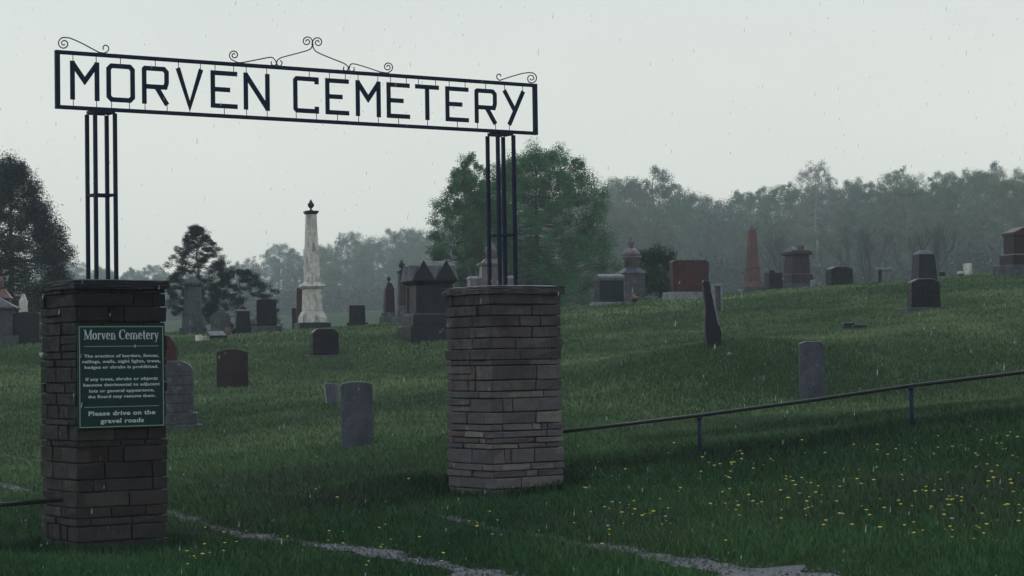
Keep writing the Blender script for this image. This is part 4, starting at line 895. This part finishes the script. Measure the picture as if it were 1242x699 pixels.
place_tree(tm, ux(800, 92), 92, 0, 1.0, 'bush', 'dark green bush between domed monument and red headstone', cat='bush')

# the far wood
kinds = [
    make_tree(41, 15, 4.6, .04, 170, 46000, .15, (.052, .112, .048), (.120, .190, .082), .15, trunk_r=.30, shape='dome'),
    make_tree(42, 15, 4.0, .06, 160, 42000, .15, (.070, .120, .046), (.155, .205, .080), .16, trunk_r=.28, shape='dome'),
    make_tree(43, 15, 5.0, .05, 180, 38000, .15, (.048, .086, .048), (.098, .140, .074), .14, trunk_r=.30, shape='dome'),
    make_tree(44, 15, 3.8, .08, 150, 26000, .14, (.050, .074, .048), (.105, .128, .078), .14, trunk_r=.26, shape='dome'),
    make_tree(46, 15, 4.4, .03, 170, 46000, .15, (.060, .128, .050), (.140, .215, .080), .16, trunk_r=.3, shape='dome')]
TOP = [(-120, 300), (120, 322), (200, 322), (272, 318), (300, 312), (340, 298), (400, 286), (470, 283), (520, 276), (560, 260), (600, 245), (720, 222), (760, 212), (800, 209), (840, 224), (862, 236), (885, 240), (920, 226), (960, 222), (1020, 222), (1060, 218), (1100, 207), (1140, 212), (1180, 206), (1220, 200), (1400, 196)]
def topv(u): return float(np.interp(u, [a for a, _ in TOP], [b for _, b in TOP]))
def far_d(u): return float(np.interp(u, [0, 500, 600, 750, 1300], [640, 600, 500, 440, 380]))
lbl = {0: 'misty mid-green tree in the far wood behind the graves', 1: 'misty yellow-green tree in the far wood behind the graves', 2: 'misty grey-green open tree in the far wood behind the graves',
       3: 'thinly leaved misty tree in the far wood with branches showing', 4: 'misty fresh-green dense tree in the far wood behind the graves'}
fr = random.Random(5)
for row, (dd, du, dz) in enumerate(((1.0, 36, 0), (.88, 40, .86), (.76, 46, .66), (1.12, 40, .98))):
    u = -150+row*11
    while u < 1400:
        D = far_d(u)*dd*fr.uniform(.96, 1.04); x = ux(u, D); g = gz(x, D)
        zt = EYE+(hor(u)-topv(u))/FOC*D
        h = (zt-g)*(1 if row == 0 else (dz if dz < .95 else 1.0))*fr.uniform(.86, 1.04)
        if 525 < u < 740 and row == 2: u += du; continue
        if h > 3:
            w = [3, 1.6, 3, 1, 2] if row != 2 else ([1, .3, 3, 3, .5] if u > 820 else [3, 1, 2, 1, 2]); k = fr.choices(range(5), w)[0]
            sc = h/15.; wd = fr.uniform(.85, 1.25)*(1.0 if h > 9 else 1.35)
            root = place_tree(kinds[k], x, D, fr.uniform(0, 6.28), sc*wd, 'wood_tree', lbl[k], ['mid-green trees of the far wood', 'yellow-green trees of the far wood', 'grey-green trees of the far wood', 'thinly leaved trees of the far wood', 'fresh-green trees of the far wood'][k], sz=sc)
        u += du*fr.uniform(.75, 1.25)
# bare pale-twigged tree and the dark trunked trees before the wood
def bare_tree(seed, H, R, mats, spread=.55, depth=6, base=.3):
    r = random.Random(seed); tb = MB()
    def grow(p, d, L, rad, lev):
        q = p+d*L; mid = p.lerp(q, .5)+Vector((r.uniform(-1, 1), r.uniform(-1, 1), 0))*L*.06; tb.tube([p, mid, q], [rad, rad*.85, rad*.68], 5 if lev < 3 else 3, cap=False)
        if lev >= depth: return
        for k in range(3 if lev > 0 else 4):
            nd = (d+Vector((r.uniform(-1, 1), r.uniform(-1, 1), r.uniform(-.35, .6)))*spread*1.25).normalized()
            nd = (nd+Vector((0, 0, .18))).normalized(); grow(q.lerp(p, r.uniform(0, .35)), nd, L*r.uniform(.62, .82), rad*.55, lev+1)
    grow(Vector((0, 0, -.3)), Vector((0, 0, 1)), H*base, H*.018, 0)
    me = bpy.data.meshes.new('trunk'); me.from_pydata(tb.v, [], tb.f); me.update(); me.materials.append(M[mats]); return me
def scaled(me, H):
    zs = np.empty(len(me.vertices)*3, np.float32); me.vertices.foreach_get('co', zs); me.transform(Matrix.Scale(H/zs[2::3].max(), 4)); return me
D = 340; x = ux(992, D); zt = EYE+(hor(992)-197)/FOC*D; g = gz(x, D)
tm = make_tree(61, zt-g, 4.4, .45, 150, 16000, .14, (.13, .12, .11), (.20, .19, .17), .15, trunk_r=.3, shape='dome', bark='palebark')
place_tree(tm, x, D, 0, 1.0, 'budding_tree', 'pale thinly leafed tree rising above the wood behind the brown monument')
for (u, D, H, sd, mt, lb) in [(958, 195, 10, 4, 'bark', 'dark bare-branched tree left of the pale thinly leafed one'),
                              (1050, 190, 10, 6, 'bark', 'dark bare-branched tree above the small white table stone'), (1128, 180, 9.5, 9, 'bark', 'dark leaning bare-branched tree behind the tapered dark monument')]:
    me = scaled(bare_tree(sd, H, 4, mt, depth=6), H); root = empty('bare_tree', (ux(u, D), D, gz(ux(u, D), D))); tag(root, lb, 'tree')
    o = bpy.data.objects.new('trunk', me); C.objects.link(o); o.parent = root
# undergrowth along the wood's foot
n = 90000; uu = rng.uniform(-200, 1450, n); DD = np.interp(uu, [0, 500, 600, 750, 1300], [470, 440, 370, 320, 270])*rng.uniform(.97, 1.12, n); xx = (uu-621)/FOC*DD
hh = (4.0+2.6*vnoise(xx, DD, .12, 8)+.8*vnoise(xx, DD, .5, 9)); zz = ground(xx, DD)+rng.random(n)*np.maximum(hh, .4)
nrm = rng.normal(0, 1, (n, 3)); nrm /= np.linalg.norm(nrm, axis=1)[:, None]; t1 = np.cross(nrm, rng.normal(0, 1, (n, 3))); t1 /= np.linalg.norm(t1, axis=1)[:, None]; t2 = np.cross(nrm, t1)
P = np.stack([xx, DD, zz], 1); L = rng.uniform(.2, .6, n)[:, None]; V = np.stack([P-t1*L, P+t2*L*.5, P+t1*L, P-t2*L*.5], 1)
kk = rng.random((n, 1)); col = np.array([.012, .022, .016])*(1-kk)+np.array([.028, .040, .026])*kk
o = link_mesh('undergrowth', np_mesh('undergrowth', V.reshape(-1, 3), (np.arange(n)*4)[:, None]+np.arange(4)[None], col=np.repeat(col[:, None], 4, 1).reshape(-1, 3)), M['leaf']); tag(o, 'dark tangled undergrowth along the foot of the far wood', 'undergrowth', kind='stuff')

# ------------------------------------------------------------------ dandelions
m, t, b = mat('dandelion_yellow', .7); b.inputs['Base Color'].default_value = (.52, .43, .04, 1); M['dand'] = m
m, t, b = mat('dandelion_clock', .8); b.inputs['Base Color'].default_value = (.28, .29, .27, 1); M['clock'] = m
m, t, b = mat('dandelion_stem', .6); b.inputs['Base Color'].default_value = (.09, .13, .05, 1); M['stem'] = m
dm = []
for v in range(4):
    r = random.Random(v); vs = []; fs = []; mi = []
    H = r.uniform(.10, .17); mb = MB(); lx, ly = r.uniform(-.03, .03), r.uniform(-.03, .03)
    mb.tube([(0, 0, 0), (lx*.3, ly*.3, H*.5), (lx, ly, H)], .0025, 5); ns = len(mb.f)
    mb.lathe([(.004, -.006), (.012, .0), (.021, .004), (.020, .010), (.010, .014)], lx, ly, H, 10)
    for k in range(14):
        a = k*2*math.pi/14+r.uniform(-.1, .1); ca, sa = math.cos(a), math.sin(a); R_ = r.uniform(.021, .027)
        mb._add([(lx+ca*.01-sa*.004, ly+sa*.01+ca*.004, H+.010), (lx+ca*.01+sa*.004, ly+sa*.01-ca*.004, H+.010), (lx+ca*R_, ly+sa*R_, H+.007)], [(0, 1, 2)])
    me = bpy.data.meshes.new('dandelion'); me.from_pydata(mb.v, [], mb.f); me.update(); me.materials.append(M['stem']); me.materials.append(M['dand'] if v < 3 else M['clock'])
    for i, p in enumerate(me.polygons): p.material_index = 0 if i < ns else 1
    dm.append(me)
zones = [(700, 545, 1242, 668, 125, 'yellow dandelion in the grass right of the right pillar', 'dandelions right of the right pillar'), (860, 585, 1000, 640, 16, None, None), (848, 570, 890, 588, 8, None, None), (730, 615, 820, 645, 14, None, None), (1090, 530, 1242, 668, 60, None, None),
         (225, 672, 290, 699, 7, 'yellow dandelion in the grass at the lower left beside the rut', 'dandelions beside the near rut'), (200, 640, 560, 699, 22, None, None), (200, 560, 540, 640, 16, 'yellow dandelion between the two pillars and the ruts', 'dandelions between the pillars'), (540, 600, 760, 690, 14, None, None), (440, 524, 480, 540, 4, None, None), (0, 570, 50, 690, 5, None, None),
         (700, 440, 1242, 540, 12, 'tiny yellow dandelion on the slope beyond the rail', 'dandelions beyond the rail')]
dr = random.Random(12); lb = gp = None
for (a, b_, c_, d_, n, l_, g_) in zones:
    if l_: lb, gp = l_, g_
    for k in range(n):
        p = hit(dr.uniform(a, c_), dr.uniform(b_, d_))
        if p is None: continue
        o = bpy.data.objects.new('dandelion', dm[0 if dr.random() < .5 else dr.choice([1, 2, 2, 3])]); C.objects.link(o); o.location = p; o.rotation_euler = (0, 0, dr.uniform(0, 6.28)); sc = dr.uniform(.35, .85); o.scale = (sc, sc, sc*dr.uniform(.8, 1.1))
        white = o.data is dm[3]
        tag(o, ('pale seeded dandelion head'+lb[lb.index('dandelion')+9:]) if white else lb, 'dandelion', ('seeded '+gp) if white else gp)

# ------------------------------------------------------------------ falling rain: separate drops of water in the air
m, t, b = mat('rain_water', .15); b.inputs['Base Color'].default_value = (.85, .88, .88, 1); b.inputs['Alpha'].default_value = .27; M['water'] = m
n = 1300; D = 5+14*rng.random(n)**.8; x = rng.uniform(-.30, .30, n)*D; z = EYE+rng.uniform(-.14, .20, n)*D
keep = z > ground(x, D)+.05; D, x, z = D[keep], x[keep], z[keep]; n = len(D); L = rng.uniform(.010, .022, n); rr = rng.uniform(.0011, .0019, n)
rings = [(0, 0), (.75, .12), (1, .35), (.7, .65), (0, 1)]; V = []
for f, h in rings[1:4]:
    for k in range(5): a = k*1.2566; V.append(np.stack([x+rr*f*math.cos(a)+.12*L*h, D+rr*f*math.sin(a), z+L*h], 1))
V.append(np.stack([x, D, z], 1)); V.append(np.stack([x+.12*L, D, z+L], 1)); V = np.stack(V, 1)
F3 = []; F4 = []
for k in range(5):
    k2 = (k+1) % 5; F3 += [(15, k2, k), (16, 10+k, 10+k2)]; F4 += [(k, k2, 5+k2, 5+k), (5+k, 5+k2, 10+k2, 10+k)]
b0 = (np.arange(n)*17)[:, None, None]
o = link_mesh('rain', np_mesh('rain', V.reshape(-1, 3), [(b0+np.array(F3)[None]).reshape(-1, 3), (b0+np.array(F4)[None]).reshape(-1, 4)], smooth=True), M['water']); tag(o, 'falling raindrops scattered through the air over the gate', 'rain', kind='stuff')

# ------------------------------------------------------------------ haze
m = bpy.data.materials.new('rain_haze'); m.use_nodes = True; t = m.node_tree; t.nodes.clear()
pv = N(t, 'ShaderNodeVolumePrincipled'); pv.inputs['Density'].default_value = .00064; pv.inputs['Color'].default_value = (.92, .99, .98, 1); pv.inputs['Anisotropy'].default_value = .2
out = N(t, 'ShaderNodeOutputMaterial'); t.links.new(pv.outputs[0], out.inputs['Volume'])
mb = MB(); zlo = float(GZ.min())-1; mb.frustum(40, 372, zlo, 690, 874, 64-zlo); o = mb.build('haze', m); tag(o, 'thin grey rain haze filling the air over the cemetery', 'haze', kind='stuff')
